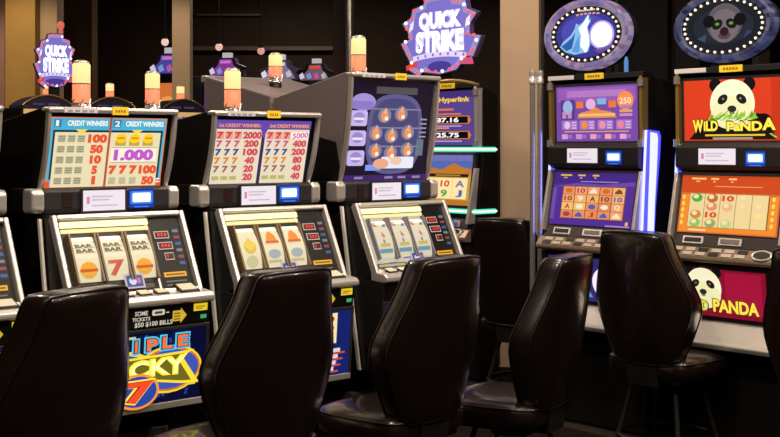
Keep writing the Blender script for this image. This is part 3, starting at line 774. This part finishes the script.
BLUEW = em('#9a9cff', 2.7); BLUEB = em('#3a3cff', 2.5)
def video_machine(loc, label, top_art, main_art, low_art, x0=.02, x1=.68, zt=1.985, wings=True, linked=False, dep=.5, zb=.05):
    root = empty('video_slot_machine', loc, TH2, label, 'slot machine', 'video slot machines along the far row')
    W = x1 - x0; c = (x0 + x1) / 2
    b = MB(); b.prism([(.0, zb), (.0, .56), (-.03, .70), (-.06, 1.02), (-.075, 1.06), (-.035, 1.16), (.02, 1.47), (.02, zt - .02), (.05, zt), (dep, zt - .05), (dep, zb)], x0, x1, BLACK); b.build('cabinet', root, .008)
    b = MB(); b.box(x0 + .02, x1 - .02, .02, dep - .02, zb - .05, zb, STEELBASE); b.build('base_stand', root)
    sw = .57 if W > .62 else W - .08
    u0 = c - sw / 2
    def glass(name, z0, y0, z1, y1, art):
        f = MB(); e = .016
        f.slab([(u0 - e, y0 - .004, z0 - e), (u0 + sw + e, y0 - .004, z0 - e), (u0 + sw + e, y1 - .004, z1 + e), (u0 - e, y1 - .004, z1 + e)], .03, CHAR); f.build(name + '_frame', root, .004)
        mb = MB(); P = Panel(mb, (u0, y0 - .006, z0), (1, 0, 0), (0, y1 - y0, z1 - z0), sw, math.hypot(y1 - y0, z1 - z0)); art(P); mb.build(name, root)
    if linked:
        glass('upper_screen', 1.612, .0, 1.95, -.008, top_art)
        glass('main_screen', 1.24, -.06, 1.55, -.012, main_art)
    else:
        glass('upper_screen', 1.632, .0, zt - .045, -.008, top_art)
        glass('main_screen', 1.165, -.07, 1.457, -.012, main_art)
    for x in (x0 + .004, x1 - .022):
        t = MB(); t.prism([(-.028, 1.60), (-.036, zt - .01), (-.02, zt + .004), (.03, zt + .004), (.03, 1.6)], x, x + .018, GOLD if wings else CHROME); t.build('upper_rail', root, .003)  # winged machines: gold light on chrome rails put into a brass colour
        t = MB(); t.prism([(-.11, 1.13), (-.035, 1.47), (-.0, 1.47), (-.04, 1.13)], x, x + .018, CHROME); t.build('lower_rail', root, .003)
        for zz in (zt - .06, 1.60):
            t = MB(); t.lathe([(.018, 0), (.018, .04)], CHROME2, (x + .009, -.03, zz), 10); t.build('rail_knob', root)
    t = MB(); t.box(x0, x1, -.03, .06, zt - .01, zt + .02, DARK); t.box(x0 + .0, x0 + .19, -.034, -.03, zt - .006, zt + .018, LABELW if wings else LABELY); t.build('top_trim', root, .004)
    t = MB(); t.box(c - .06, c + .07, -.036, -.03, zt - .01, zt + .024, LABELY)
    P = Panel(t, (c - .055, -.037, zt - .008), (1, 0, 0), (0, 0, 1), .12, .03); [P.rect(.14 + k * .15, .3, .25 + k * .15, .7, mat('ochre_print', '#a8801c', .6), .5) for k in range(5)]; t.build('number_tag', root)
    # console
    if linked:
        card_display(root, c - .05, c + .05, -.115, 1.10, 1.155); credit_display(root, c + .07, c + .15, -.115, 1.10, 1.155)
    else:
        t = MB(); t.prism([(-.02, 1.478), (-.05, 1.5), (-.05, 1.6), (-.03, 1.622), (.03, 1.622), (.03, 1.478)], x0 + .015, x1 - .015, DARK); t.build('console_band', root, .006)
        card_display(root, c - .17, c + .045, -.054, 1.512, 1.592)
        credit_display(root, c + .10, c + .21, -.053, 1.505, 1.58)
    # control deck: sloping panel with slot and card reader, then the button ledge
    dA, dB = Vector((0, -.095, 1.098)), Vector((0, -.072, 1.158))
    def dp(x, v, w=0): q = dA + (dB - dA) * v; return (x, q.y - w, q.z + w * .4)
    t = MB(); t.slab([dp(x0 + .02, 0), dp(x1 - .02, 0), dp(x1 - .02, 1), dp(x0 + .02, 1)], .03, mat('brown_deck_panel', '#2a201d', .4)); t.build('deck_panel', root, .003)
    for a, w, m_ in ((.09, .12, DARK), (.30, .13, mat('grey_reader', '#6a6162', .4))):
        t = MB(); t.slab([dp(x0 + a, .22, .006), dp(x0 + a + w, .22, .006), dp(x0 + a + w, .80, .006), dp(x0 + a, .80, .006)], .008, CHROME)
        t.slab([dp(x0 + a + .012, .34, .009), dp(x0 + a + w - .012, .34, .009), dp(x0 + a + w - .012, .68, .009), dp(x0 + a + .012, .68, .009)], .004, m_); t.build('ticket_slot' if a < .2 else 'card_slot', root)
    t = MB(); t.prism([(-.08, 1.098), (-.098, 1.096), (-.135, 1.052), (-.138, 1.036), (-.125, 1.022), (-.08, 1.02)], x0 - .005, x1 + .005, mat('gold_lit_button_ledge', '#8a7460', .35, .4)); t.build('button_ledge', root, .005)  # gold tint of the light is put into the ledge colour
    lA, lB = Vector((0, -.135, 1.052)), Vector((0, -.098, 1.096))
    def lp(x, v, w=.004): q = lA + (lB - lA) * v; return (x, q.y - w * .76, q.z + w * .65)
    for k in range(6):
        for j in range(2):
            xx = x0 + .04 + k * .075 + j * .01
            t = MB(); t.slab([lp(xx, .1 + j * .45), lp(xx + .055, .1 + j * .45), lp(xx + .055, .45 + j * .45), lp(xx, .45 + j * .45)], .006, mat('button_cap_grey', '#b0a598', .4) if (k + j) % 3 else DARK); t.build('button', root)
    t = MB(); q = [lp(x1 - .10 + .052 * math.cos(2 * PI * k / 20), .5 + .47 * math.sin(2 * PI * k / 20), .003) for k in range(20)]; t.tube(q, .006, CHROME, 6, closed=True)
    t.add([lp(x1 - .10 + .05 * math.cos(2 * PI * k / 20), .5 + .45 * math.sin(2 * PI * k / 20), .004) for k in range(20)], [tuple(range(20))], RUB); t.build('spin_button', root)
    # belly screen
    f = MB(); f.slab([(x0 + .01, -.066, .735), (x1 - .01, -.066, .735), (x1 - .01, -.10, 1.012), (x0 + .01, -.10, 1.012)], .03, DARK); f.build('belly_frame', root)
    e0 = Vector((x0 + .065, -.072, .752)); e1 = Vector((x0 + .065, -.101, .99))
    mb = MB(); P = Panel(mb, e0 + Vector((0, -.003, 0)), (1, 0, 0), e1 - e0, W - .155, (e1 - e0).length); low_art(P); mb.build('belly_screen', root)
    t = MB(); t.prism([(.0, .58), (-.15, .60), (-.16, .625), (-.14, .64), (-.05, .735), (.0, .735)], x0, x1, CHROME); t.build('lower_ledge', root, .006)
    if wings:
        for x, d in ((x0 - .014, -1), (x1 + .001, 1)):
            t = MB()
            pts = [(.02 - .006, 1.075), (.075, 1.08), (.085, 1.3), (.105, 1.55), (.115, 1.655), (.10, 1.68), (.02, 1.69), (-.0, 1.68), (-.012, 1.5), (-.035, 1.3), (-.035, 1.08)]
            pts = [(-.035, 1.08), (.05, 1.08), (.07, 1.3), (.105, 1.55), (.115, 1.655), (.10, 1.685), (.01, 1.692), (.0, 1.5), (-.02, 1.3)]
            t.prism(pts, x, x + .013, BLUEB); w = t.build('light_wing', root)
            t = MB(); cy = .035; cz = 1.4
            xx = x + .013 if d > 0 else x - .003
            t.prism([(cy + (y - cy) * .62, cz + (z - cz) * .96) for y, z in pts], xx, xx + .003, BLUEW); t.build('light_strip', w)
        for xx in (x0 - .006, x1 - .002):
            t = MB(); t.prism([(-.048, 1.10), (-.036, 1.10), (.004, 1.69), (-.008, 1.69)], xx, xx + .008, BLUEW); t.build('edge_light', root)
    return root

def low_wolf(P):
    P.rect(0, 0, 1, 1, em('#3a2f78', .75), 0); P.ell(.8, .45, .1, .09, em('#e6ddf6', 1.1), 2); P.poly([(.1, .1), (.3, .8), (.45, .6), (.6, .1)], em('#6a9ad0', .8), 3)
    P.rect(.66, .2, .96, .3, em('#a884d0', .9), 3); P.rect(.66, .1, .9, .16, em('#d8a06a', .9), 3)

r2 = (math.cos(TH2), math.sin(TH2))
F0 = (1.4906, 6.2761)
pE = (F0[0] - (.9 - .035) * r2[0], F0[1] - (.9 - .035) * r2[1], 0)
pF = (F0[0], F0[1], 0)
mE = video_machine(pE, 'video slot machine under the wolf and moon oval, purple screens', screen_wolf_top, screen_wolf_main, low_wolf)
oval_topper(mE, .24, .04, 2.235, .308, .205, 'wolf')
t = MB(); t.lathe([(.012, 0), (.012, .06), (.006, .085)], em('#5a86c8', .8), (.55, .0, 2.005), 8); t.build('antenna_light', mE)
mF = video_machine(pF, 'video slot machine with red panda screen and unlit panda oval at the right', screen_panda, screen_panda_main, screen_panda_low)
oval_topper(mF, .265, .04, 2.215, .298, .188, 'panda')

# linked machine beyond the pillar
pQ = (.29966 * 1.08, 7.62585 * 1.08, EYE - EYE * 1.08)
mQ = video_machine(pQ, 'narrow video slot machine with large quick strike sign and teal light bars', screen_qs_top, screen_qs_main, low_wolf, x0=-.14, x1=.38, zt=1.975, wings=False, linked=True, dep=.17, zb=.169)
mQ.scale = (1.08, 1.08, 1.08)
crest(mQ, -.07, .09, 2.31, .78, .56)
for z in (1.585, 1.205):
    t = MB(); t.tube([(-.15, -.055, z), (.37, -.055, z), (.392, -.03, z), (.392, .12, z)], .015, em('#58e0d4', 1.0), 8); w = t.build('teal_light_bar', mQ)
    t = MB(); t.tube([(-.15, -.064, z), (.372, -.064, z), (.402, -.03, z), (.405, .12, z)], .007, em('#f4f0b8', 1.2), 6); t.build('light_tube', w)
t = MB()
pts = [(-.145 + .53 * k / 10, -.02, 1.98 + .035 * math.sin(PI * k / 10)) for k in range(11)]
t.tube(pts, .012, GOLD, 8); t.build('arched_trim', mQ)

# ------------------------------------------------------------------ far rows
def far_machine(px, Y, label, sign=False):
    X = (px - 390) / 1200 * Y
    root = empty('arched_slot_machine', (X, Y, 0), TH1, label, 'slot machine', 'arched slot machines in the far aisle')
    W = .52
    b = MB(); b.prism([(.0, 0), (-.12, .95), (.0, 1.1), (.03, 1.98), (.5, 1.98), (.5, 0)], -W / 2, W / 2, BLACK); b.build('cabinet', root, .006)
    n = 14
    out = [(-W / 2 + W * k / n, 2.0 + .10 * math.sin(PI * k / n) ** .8) for k in range(n + 1)] + [(W / 2, 1.97), (-W / 2, 1.97)]
    a = MB(); a.plate(out[::-1], .0, .3, mat('violet_header', '#2b2340', .5)); h = a.build('arched_header', root)
    e = MB(); e.tube([(x, -.004, z) for x, z in out[:n + 1]], .011, GOLD, 6); e.build('header_trim', h)
    mb = MB(); P = Panel(mb, (-.2, -.004, 1.985), (1, 0, 0), (0, 0, 1), .4, .09)
    P.rect(.1, .2, .4, .42, em('#4a4470', .6), 1); P.rect(.5, .2, .8, .42, em('#5a4a78', .6), 1); mb.build('header_art', h)
    mb = MB(); P = Panel(mb, (-.23, -.01, 1.45), (1, 0, 0), (0, .02, .5), .46, .5); art_sevens(P); mb.build('pay_glass', root)
    mb = MB(); mb.box(-.24, .24, -.008, .02, 1.92, 1.965, em('#e0b070', .8)); mb.build('header_light', root)
    candle(root, .11, .25, 2.10, .042, .15)
    if sign:
        crest(root, .13, .1, 2.43, .47, .57)
        f = MB(); f.lathe([(.02, 0), (.02, .06), (.035, .08), (.035, .12), (.01, .14)], em('#d86a5a', .9), (.19, .12, 2.70), 10); f.build('finial_light', root)
far_machine(48, 11.6, 'far slot machine carrying the small quick strike sign at left', True)
far_machine(112, 12.1, 'far arched slot machine seen between the two candles above the credit winners chart')
far_machine(184, 12.65, 'far arched slot machine in front of the narrow tan pillar')

def distant(px, py, Y, s, label, cols):
    X = (px - 390) / 1200 * Y; z = EYE + (147 - py) / 1200 * Y
    root = empty('topped_slot_machine', (X, Y, 0), TH2 + .5, label, 'slot machine', 'distant slot machines with crown signs')
    b = MB(); b.prism([(.0, 0), (-.1, .95), (.0, 1.1), (.03, z - .12), (.5, z - .12), (.5, 0)], -.3, .3, BLACK); b.build('cabinet', root, .008)
    mb = MB(); P = Panel(mb, (-.26, -.02, 1.6), (1, 0, 0), (0, .03, z - .22 - 1.6), .52, z - .22 - 1.6, base=em(cols[0], .8)); P.rect(.1, .1, .9, .5, em(cols[1], .9), 1); P.ell(.6, .72, .1, .06, em(cols[2], .9), 2); mb.build('screen', root)
    out = [(-.34, -.12), (.34, -.12), (.30, .0), (.36, .04), (.2, .10), (.16, .2), (-.16, .2), (-.2, .10), (-.36, .04), (-.30, .0)]
    a = MB(); a.plate([(x * s, z + q * s) for x, q in out], .1, .2, mat('crown_case', '#2c2840', .5)); c = a.build('crown_sign', root)
    mb = MB(); P = Panel(mb, (-.36 * s, .097, z - .12 * s), (1, 0, 0), (0, 0, 1), .72 * s, .32 * s)
    P.poly([(.1, .05), (.9, .05), (.82, .38), (.7, .62), (.66, .92), (.34, .92), (.3, .62), (.18, .38)], em(cols[3], .8), 1)
    for k in range(4): P.poly([(.1 + k * .2, .1), (.22 + k * .2, .2), (.16 + k * .2, .5), (.06 + k * .2, .35)], em(['#d9d4e8', '#7f9ad8', '#c25aa0', '#b8b4c4'][k], .85), 2 + k * .1)
    P.rect(.36, .7, .64, .86, em(cols[4], .9), 3); mb.build('crown_face', c)
    b = MB(); b.box(-.07 * s, .07 * s, .11, .2, z + .2 * s, z + .29 * s, em('#c9c4c8', .75)); b.box(-.055 * s, .055 * s, .12, .19, z + .29 * s, z + .31 * s, DARK); b.build('lamp_block', c)
distant(164, 66, 15.5, .85, 'distant slot machine with blue and violet crown sign beside the narrow tan pillar', ['#e07a3a', '#4f6ad0', '#f0a050', '#4a4aa8', '#d070c0'])
distant(222, 69, 15.4, .75, 'distant slot machine with violet crown sign above the second front candle', ['#5a3a8a', '#8a6ac0', '#d0c0e0', '#8a3f9c', '#d070d0'])
distant(276, 72, 17.2, .9, 'distant slot machine with white crown sign half hidden by a candle', ['#3a3a6a', '#6a6aa0', '#c0c0d8', '#77708c', '#d8c8c8'])
distant(312, 74, 15.6, .72, 'distant slot machine with red and white crown sign left of the steel pole', ['#3a2a4a', '#8a3a3a', '#c0a0a0', '#7a5a6c', '#e04a3a'])
# small hanging globes over the distant machines
for px, py, Y, c, lb in ((165, 42, 15.5, '#f0c8b8', 'small glowing globe pendant beside the narrow tan pillar'), (219, 47, 15.8, '#e8b4a8', 'small glowing globe pendant right above the violet crown sign'), (261, 51, 16, '#d8988c', 'small reddish globe pendant above the candle at the grey notch')):
    X = (px - 390) / 1200 * Y; z = EYE + (147 - py) / 1200 * Y
    root = empty('pendant_lamp', (X, Y, z), 0, lb, 'lamp', 'globe pendants in the far background')
    b = MB(); b.ball((0, 0, 0), .05, em(c, 1.0), 12, 8); b.build('globe', root)
    b = MB(); b.tube([(0, 0, .04), (0, 0, 4.2 - z)], .006, DARK, 5); b.lathe([(.03, .035), (.03, .07)], DARK, n=10); b.build('cord', root)

# ------------------------------------------------------------------ stools
def chaikin(p, it=3):
    for _ in range(it):
        q = []
        for i in range(len(p)):
            a = p[i]; b = p[(i + 1) % len(p)]
            q += [(.75 * a[0] + .25 * b[0], .75 * a[1] + .25 * b[1]), (.25 * a[0] + .75 * b[0], .25 * a[1] + .75 * b[1])]
        p = q
    return p
ZB, ZT = .53, 1.17
half = [(.13, ZB), (.165, ZB + .012), (.20, ZB + .08), (.262, ZB + .23), (.272, ZB + .29), (.262, ZB + .35), (.19, ZT - .11), (.172, ZT - .02), (.145, ZT)]
OUT = chaikin(half + [(-x, z) for x, z in half[::-1]], 2)
def back_y(x, z): return -.235 - .17 * (z - ZB) + .95 * x * x        # rear skin: leans back and wraps forward
def make_stool(loc, rz, label, dz=0):
    root = empty('casino_stool', loc, rz, label, 'stool', 'black leather casino stools')
    cz = .86; n = len(OUT); TK = .105
    b = MB(); vs = []; fs = []
    rings = []
    for s_, bul in ((.02, -.020), (.35, -.0185), (.65, -.014), (.86, -.008), (.955, -.002), (1.0, .006)):
        rings.append([(x * s_, back_y(x * s_, cz + (z - cz) * s_) + bul, cz + (z - cz) * s_) for x, z in OUT])
    for s_, d in ((1.012, .022), (1.02, .045), (1.012, TK - .018)):
        rings.append([(x * s_, back_y(x, z) + d, cz + (z - cz) * s_) for x, z in OUT])
    for s_, bul in ((1.0, TK - .004), (.955, TK + .006), (.8, TK + .02), (.5, TK + .03), (.02, TK + .032)):
        rings.append([(x * s_, back_y(x * s_, cz + (z - cz) * s_) + bul, cz + (z - cz) * s_) for x, z in OUT])
    for R in rings: vs += [(a, b_, c_ + dz) for a, b_, c_ in R]
    for i in range(len(rings) - 1):
        for k in range(n):
            q = (k + 1) % n; fs.append((i * n + k, i * n + q, (i + 1) * n + q, (i + 1) * n + k))
    fs.append(tuple(range(n))[::-1]); fs.append(tuple(range((len(rings) - 1) * n, len(rings) * n)))
    b.add(vs, fs, LEATHER, True); back = b.build('backrest', root, clean=True)
    for s_, d in ((1.003, .008), (1.003, TK - .008)):
        p = MB(); p.tube([(x * s_, back_y(x, z) + d, cz + (z - cz) * s_ + dz) for x, z in OUT], .0055, PIPING, 6, closed=True); p.build('piping', back)
    # seat
    so = chaikin([(-.235, -.17), (-.17, -.21), (.17, -.21), (.235, -.17), (.25, .18), (.17, .26), (-.17, .26), (-.25, .18)], 2)
    ZS = .56 + dz; m = len(so); vs = []; fs = []
    prof = ((.94, ZS - .10), (1.0, ZS - .09), (1.02, ZS - .055), (1.0, ZS - .022), (.95, ZS - .008), (.8, ZS + .004), (.5, ZS + .008), (.02, ZS + .008))
    for s_, z in prof: vs += [(x * s_, y * s_ , z) for x, y in so]
    for i in range(len(prof) - 1):
        for k in range(m):
            q = (k + 1) % m; fs.append((i * m + k, i * m + q, (i + 1) * m + q, (i + 1) * m + k))
    fs.append(tuple(range(m))[::-1]); fs.append(tuple(range((len(prof) - 1) * m, len(prof) * m)))
    b = MB(); b.add(vs, fs, LEATHER, True); seat = b.build('seat', root, clean=True)
    p = MB(); p.tube([(x * 1.0, y * 1.0, ZS - .02) for x, y in so], .005, PIPING, 6, closed=True); p.build('piping', seat)
    b = MB(); b.box(-.19, .19, -.18, .19, .435 + dz, .462 + dz, DARK); b.lathe([(.09, 0), (.09, .05)], DARK, (0, 0, .39 + dz)); b.build('seat_pan', root, .01)
    b = MB(); b.slab([(-.085, -.212, .425 + dz), (.085, -.212, .425 + dz), (.085, -.232, .64 + dz), (-.085, -.232, .64 + dz)], .018, DARK); b.box(-.085, .085, -.212, -.1, .42 + dz, .437 + dz, DARK); b.build('back_bracket', root, .004)
    for sx in (-1, 1):
        for sy in (-1, 1):
            b = MB(); b.tube([(.12 * sx, .11 * sy, .43 + dz), (.16 * sx, .15 * sy, .24), (.205 * sx, .195 * sy, .012)], .0125, LEGM, 8); b.lathe([(.018, 0), (.018, .02)], RUB, (.205 * sx, .195 * sy, 0), 10); b.build('leg', root)
    b = MB(); N = 32; b.tube([(.245 * math.cos(2 * PI * k / N), .235 * math.sin(2 * PI * k / N), .17) for k in range(N)], .011, LEGM, 8, closed=True); b.build('foot_ring', root)
    return root
nv = (-math.sin(TH1), math.cos(TH1))
def stool1(x, y, rot, label, dz=0):
    make_stool((O1[0] + x * r[0] + y * nv[0], O1[1] + x * r[1] + y * nv[1], 0), TH1 + rot, label, dz)
def stool2(x, y, rot, label, dz=0):
    n2 = (-math.sin(TH2), math.cos(TH2))
    make_stool((F0[0] + x * r2[0] + y * n2[0], F0[1] + x * r2[1] + y * n2[1], 0), TH2 + rot, label, dz)
stool1(-.445, -.72, .32, 'black leather stool nearest the left edge, before the credit winners machine')
stool1(.43, -.66, .10, 'black leather stool beside the triple lucky belly glass, before the sevens machine')
stool1(1.17, -.68, .12, 'black leather stool before the violet barrel machine')
stool1(1.80, -.74, .32, 'black leather stool in mid frame, right-hand end of the front stools', -.03)
stool2(.15, -.28, .03, 'black leather stool with bare steel legs before the wolf and panda machines', .02)
stool2(-1.26, .25, .16, 'black leather stool in front of the tan pillar, half hidden by front stools')
stool2(1.27, -.58, 0, 'black leather stool cut off by the right edge of the photo', .02)

# ------------------------------------------------------------------ room
def wallmat(name, a, b, sc, rough=.7):
    m = bpy.data.materials.new(name); m.use_nodes = True; nt = m.node_tree; bs = nt.nodes['Principled BSDF']
    tc = nt.nodes.new('ShaderNodeTexCoord'); nz = nt.nodes.new('ShaderNodeTexNoise'); cr = nt.nodes.new('ShaderNodeValToRGB')
    nz.inputs['Scale'].default_value = sc; nz.inputs['Detail'].default_value = 5
    cr.color_ramp.elements[0].position = .35; cr.color_ramp.elements[1].position = .65
    cr.color_ramp.elements[0].color = lin(a); cr.color_ramp.elements[1].color = lin(b)
    nt.links.new(tc.outputs['Object'], nz.inputs['Vector']); nt.links.new(nz.outputs['Fac'], cr.inputs['Fac']); nt.links.new(cr.outputs['Color'], bs.inputs['Base Color'])
    bs.inputs['Roughness'].default_value = rough; bs.inputs['Specular IOR Level'].default_value = .15
    return m
CARPET = wallmat('dark_carpet', '#0d0808', '#1a0e0e', 9, .95)
WALL = wallmat('dark_brown_wall', '#2e211c', '#35271f', 3, .6)
CEIL = mat('dark_ceiling', '#1a1614', .8)
TAN = wallmat('tan_plaster', '#b39a7c', '#ba9f82', 2, .6)
TAN2 = wallmat('ochre_plaster', '#a8844a', '#b08c52', 2, .6)
X0, X1, Y0, Y1, ZC = -9, 9, -3, 19, 4.2
def wbox(name, *a, m):
    b = MB(); b.box(*a, m); return struct(b.build(name))
wbox('floor', X0, X1, Y0, Y1, -.1, 0, m=CARPET)
wbox('ceiling', X0, X1, Y0, Y1, ZC, ZC + .1, m=CEIL)
wbox('wall_back', X0 - .1, X1 + .1, Y1, Y1 + .1, 0, ZC, m=WALL)
wbox('wall_left', X0 - .1, X0, Y0, Y1, 0, ZC, m=WALL)
wbox('wall_right', X1, X1 + .1, Y0, Y1, 0, ZC, m=WALL)
wbox('wall_front', X0 - .1, X1 + .1, Y0 - .1, Y0, 0, ZC, m=WALL)
def pillar(name, pxa, pxb, Y, dep, m, z0=0):
    xa, xb = (pxa - 390) / 1200 * Y, (pxb - 390) / 1200 * Y
    b = MB(); b.box(xa, xb, Y, Y + dep, z0, ZC, m); b.box(xa - .015, xb + .015, Y - .015, Y + dep + .015, 0, .12, DARK); return struct(b.build(name, None, .006))
pillar('trim_1', 5, 35, 14, .3, TAN2)
pillar('trim_2', 40, 57, 14.2, .3, TAN)
pillar('trim_3', 172, 190, 14, .2, TAN)
pillar('trim_4', -30, 4.5, 14.3, .3, wallmat('pinkish_plaster', '#a07870', '#a88078', 2))
pillar('trim_5', 58, 92, 15.5, .3, wallmat('brown_panel', '#4a3826', '#52402c', 2))
pillar('trim_6', 333, 345, 14, .2, wallmat('mauve_brown_panel', '#4a3838', '#524040', 2))
# tan pillar between the linked machine and the wolf machine
b = MB(); b.box(0, .265, 0, .16, 0, ZC, TAN); b.box(-.012, .277, -.012, .172, 0, .1, DARK)
o = struct(b.build('trim_7', None, .005)); o.rotation_euler = (0, 0, TH2 + .62)
o.location = (.752, 8.2, 0)
# dark rails across the back wall
b = MB(); b.box((190 - 390) / 1200 * 18.8, (333 - 390) / 1200 * 18.8, 18.85, 19, EYE + 97 / 1200 * 18.8, EYE + 101 / 1200 * 18.8, mat('brown_rail', '#5a4434', .5)); struct(b.build('trim_8'))
b = MB(); b.box((195 - 390) / 1200 * 18.8, (260 - 390) / 1200 * 18.8, 18.9, 19, EYE + 132 / 1200 * 18.8, EYE + 134 / 1200 * 18.8, mat('brown_rail', '#5a4434', .5)); struct(b.build('trim_9'))
# dark column behind the steel poles and drapes behind the video machines
pillar('trim_10', 528, 545, 9, .3, mat('dark_column', '#181313', .5))
for i, (pa, pb, Y, c) in enumerate(((600, 612, 12, '#2a2220'), (618, 668, 12.2, '#1c1716'), (676, 700, 12, '#241c1a'), (758, 770, 12, '#3a2c22'))):
    pillar('trim_%d' % (11 + i), pa, pb, Y, .2, mat('drape_%d' % i, c, .8))
def pole(px, Y, rad, zt, label):
    X = (px - 390) / 1200 * Y
    root = empty('steel_pole', (X, Y, 0), 0, label, 'pole', 'steel poles beside the tan pillar')
    b = MB(); b.lathe([(rad, 0), (rad, zt)], CHROME2, n=16); b.build('tube', root)
    b = MB(); b.lathe([(rad * 1.35, 0), (rad * 1.35, .03), (rad * 1.1, .035), (rad * 1.35, .05), (rad * 1.2, .075)], CHROME, (0, 0, zt - .05), 16); b.build('collar', root)
    b = MB(); b.lathe([(rad * 1.25, 0), (rad * 1.25, .01), (rad * 1.05, .03)], CHROME2, n=16); b.build('foot_flange', root)
pole(532.5, 7.0, .016, 2.02, 'left one of two steel poles right of the tan pillar')
pole(540.0, 7.0, .016, 2.02, 'right one of two steel poles, nearest the wolf machine')
root = empty('steel_pole', ((350 - 390) / 1200 * 13.8, 13.8, 0), 0, 'tall polished pole behind the candle of the violet barrel machine', 'pole')
b = MB(); b.lathe([(.045, 0), (.045, ZC)], CHROME2, n=16); b.build('tube', root)
b = MB(); b.lathe([(.09, 0), (.09, .02), (.05, .05)], CHROME2, n=16); b.build('foot_flange', root)

# ------------------------------------------------------------------ light
def spot(loc, target, power, color, size=.12, angle=60, blend=.6):
    l = bpy.data.lights.new('downlight', 'SPOT'); l.energy = power; l.color = color; l.shadow_soft_size = size
    l.spot_size = math.radians(angle); l.spot_blend = blend
    o = bpy.data.objects.new('downlight', l); COL.objects.link(o); o.location = loc
    d = Vector(target) - Vector(loc); o.rotation_euler = d.to_track_quat('-Z', 'Y').to_euler()
def area(loc, power, color, size=.35):
    l = bpy.data.lights.new('ceiling_lamp_and_fill', 'AREA'); l.shape = 'DISK'; l.size = size; l.energy = power; l.color = color
    o = bpy.data.objects.new('ceiling_lamp_and_fill', l); COL.objects.link(o); o.location = loc
WARM = (1, .83, .66)
for x, y, p in ((-2.2, 1.6, 45), (.6, 1.8, 45), (2.8, 2.2, 40), (-.6, 3.4, 50), (1.6, 4.2, 50), (3.6, 4.6, 40), (.4, 5.4, 40), (-3.2, 7, 40), (-2, 9.5, 40), (1.5, 9.5, 25), (-5, 10.5, 40), (-1.5, 16.5, 45), (1.5, 16.5, 25)):  # farthest-back pair is fill, added to lift the dark wall
    area((x, y, 4.15), p * 1.4, WARM)
# downlights washing the pillars
spot((-4.1, 12.6, 4.1), (-4.25, 14, 1.9), 130, (1, .78, .48), angle=70)
spot((-2.6, 12.8, 4.1), (-2.45, 14, 2.0), 90, (1, .8, .58), angle=60)
spot((.62, 7.0, 4.1), (.83, 8.0, 1.5), 140, (1, .8, .68), angle=55)
scene.world = bpy.data.worlds.new('world'); scene.world.use_nodes = True
scene.world.node_tree.nodes['Background'].inputs[0].default_value = (.03, .02, .015, 1)
scene.world.node_tree.nodes['Background'].inputs[1].default_value = .2

# ------------------------------------------------------------------ camera
cam = bpy.data.cameras.new('camera'); co = bpy.data.objects.new('camera', cam); COL.objects.link(co)
co.location = (0, 0, EYE); co.rotation_euler = (PI / 2, 0, 0)
cam.sensor_width = 36; cam.lens = 36 * 1200 / 780; cam.shift_y = -71.5 / 780
scene.camera = co
vs = scene.view_settings
scene.view_settings.view_transform = 'Standard'; vs.look = 'None'; vs.gamma = 1; vs.use_curve_mapping = False; vs.exposure = 0
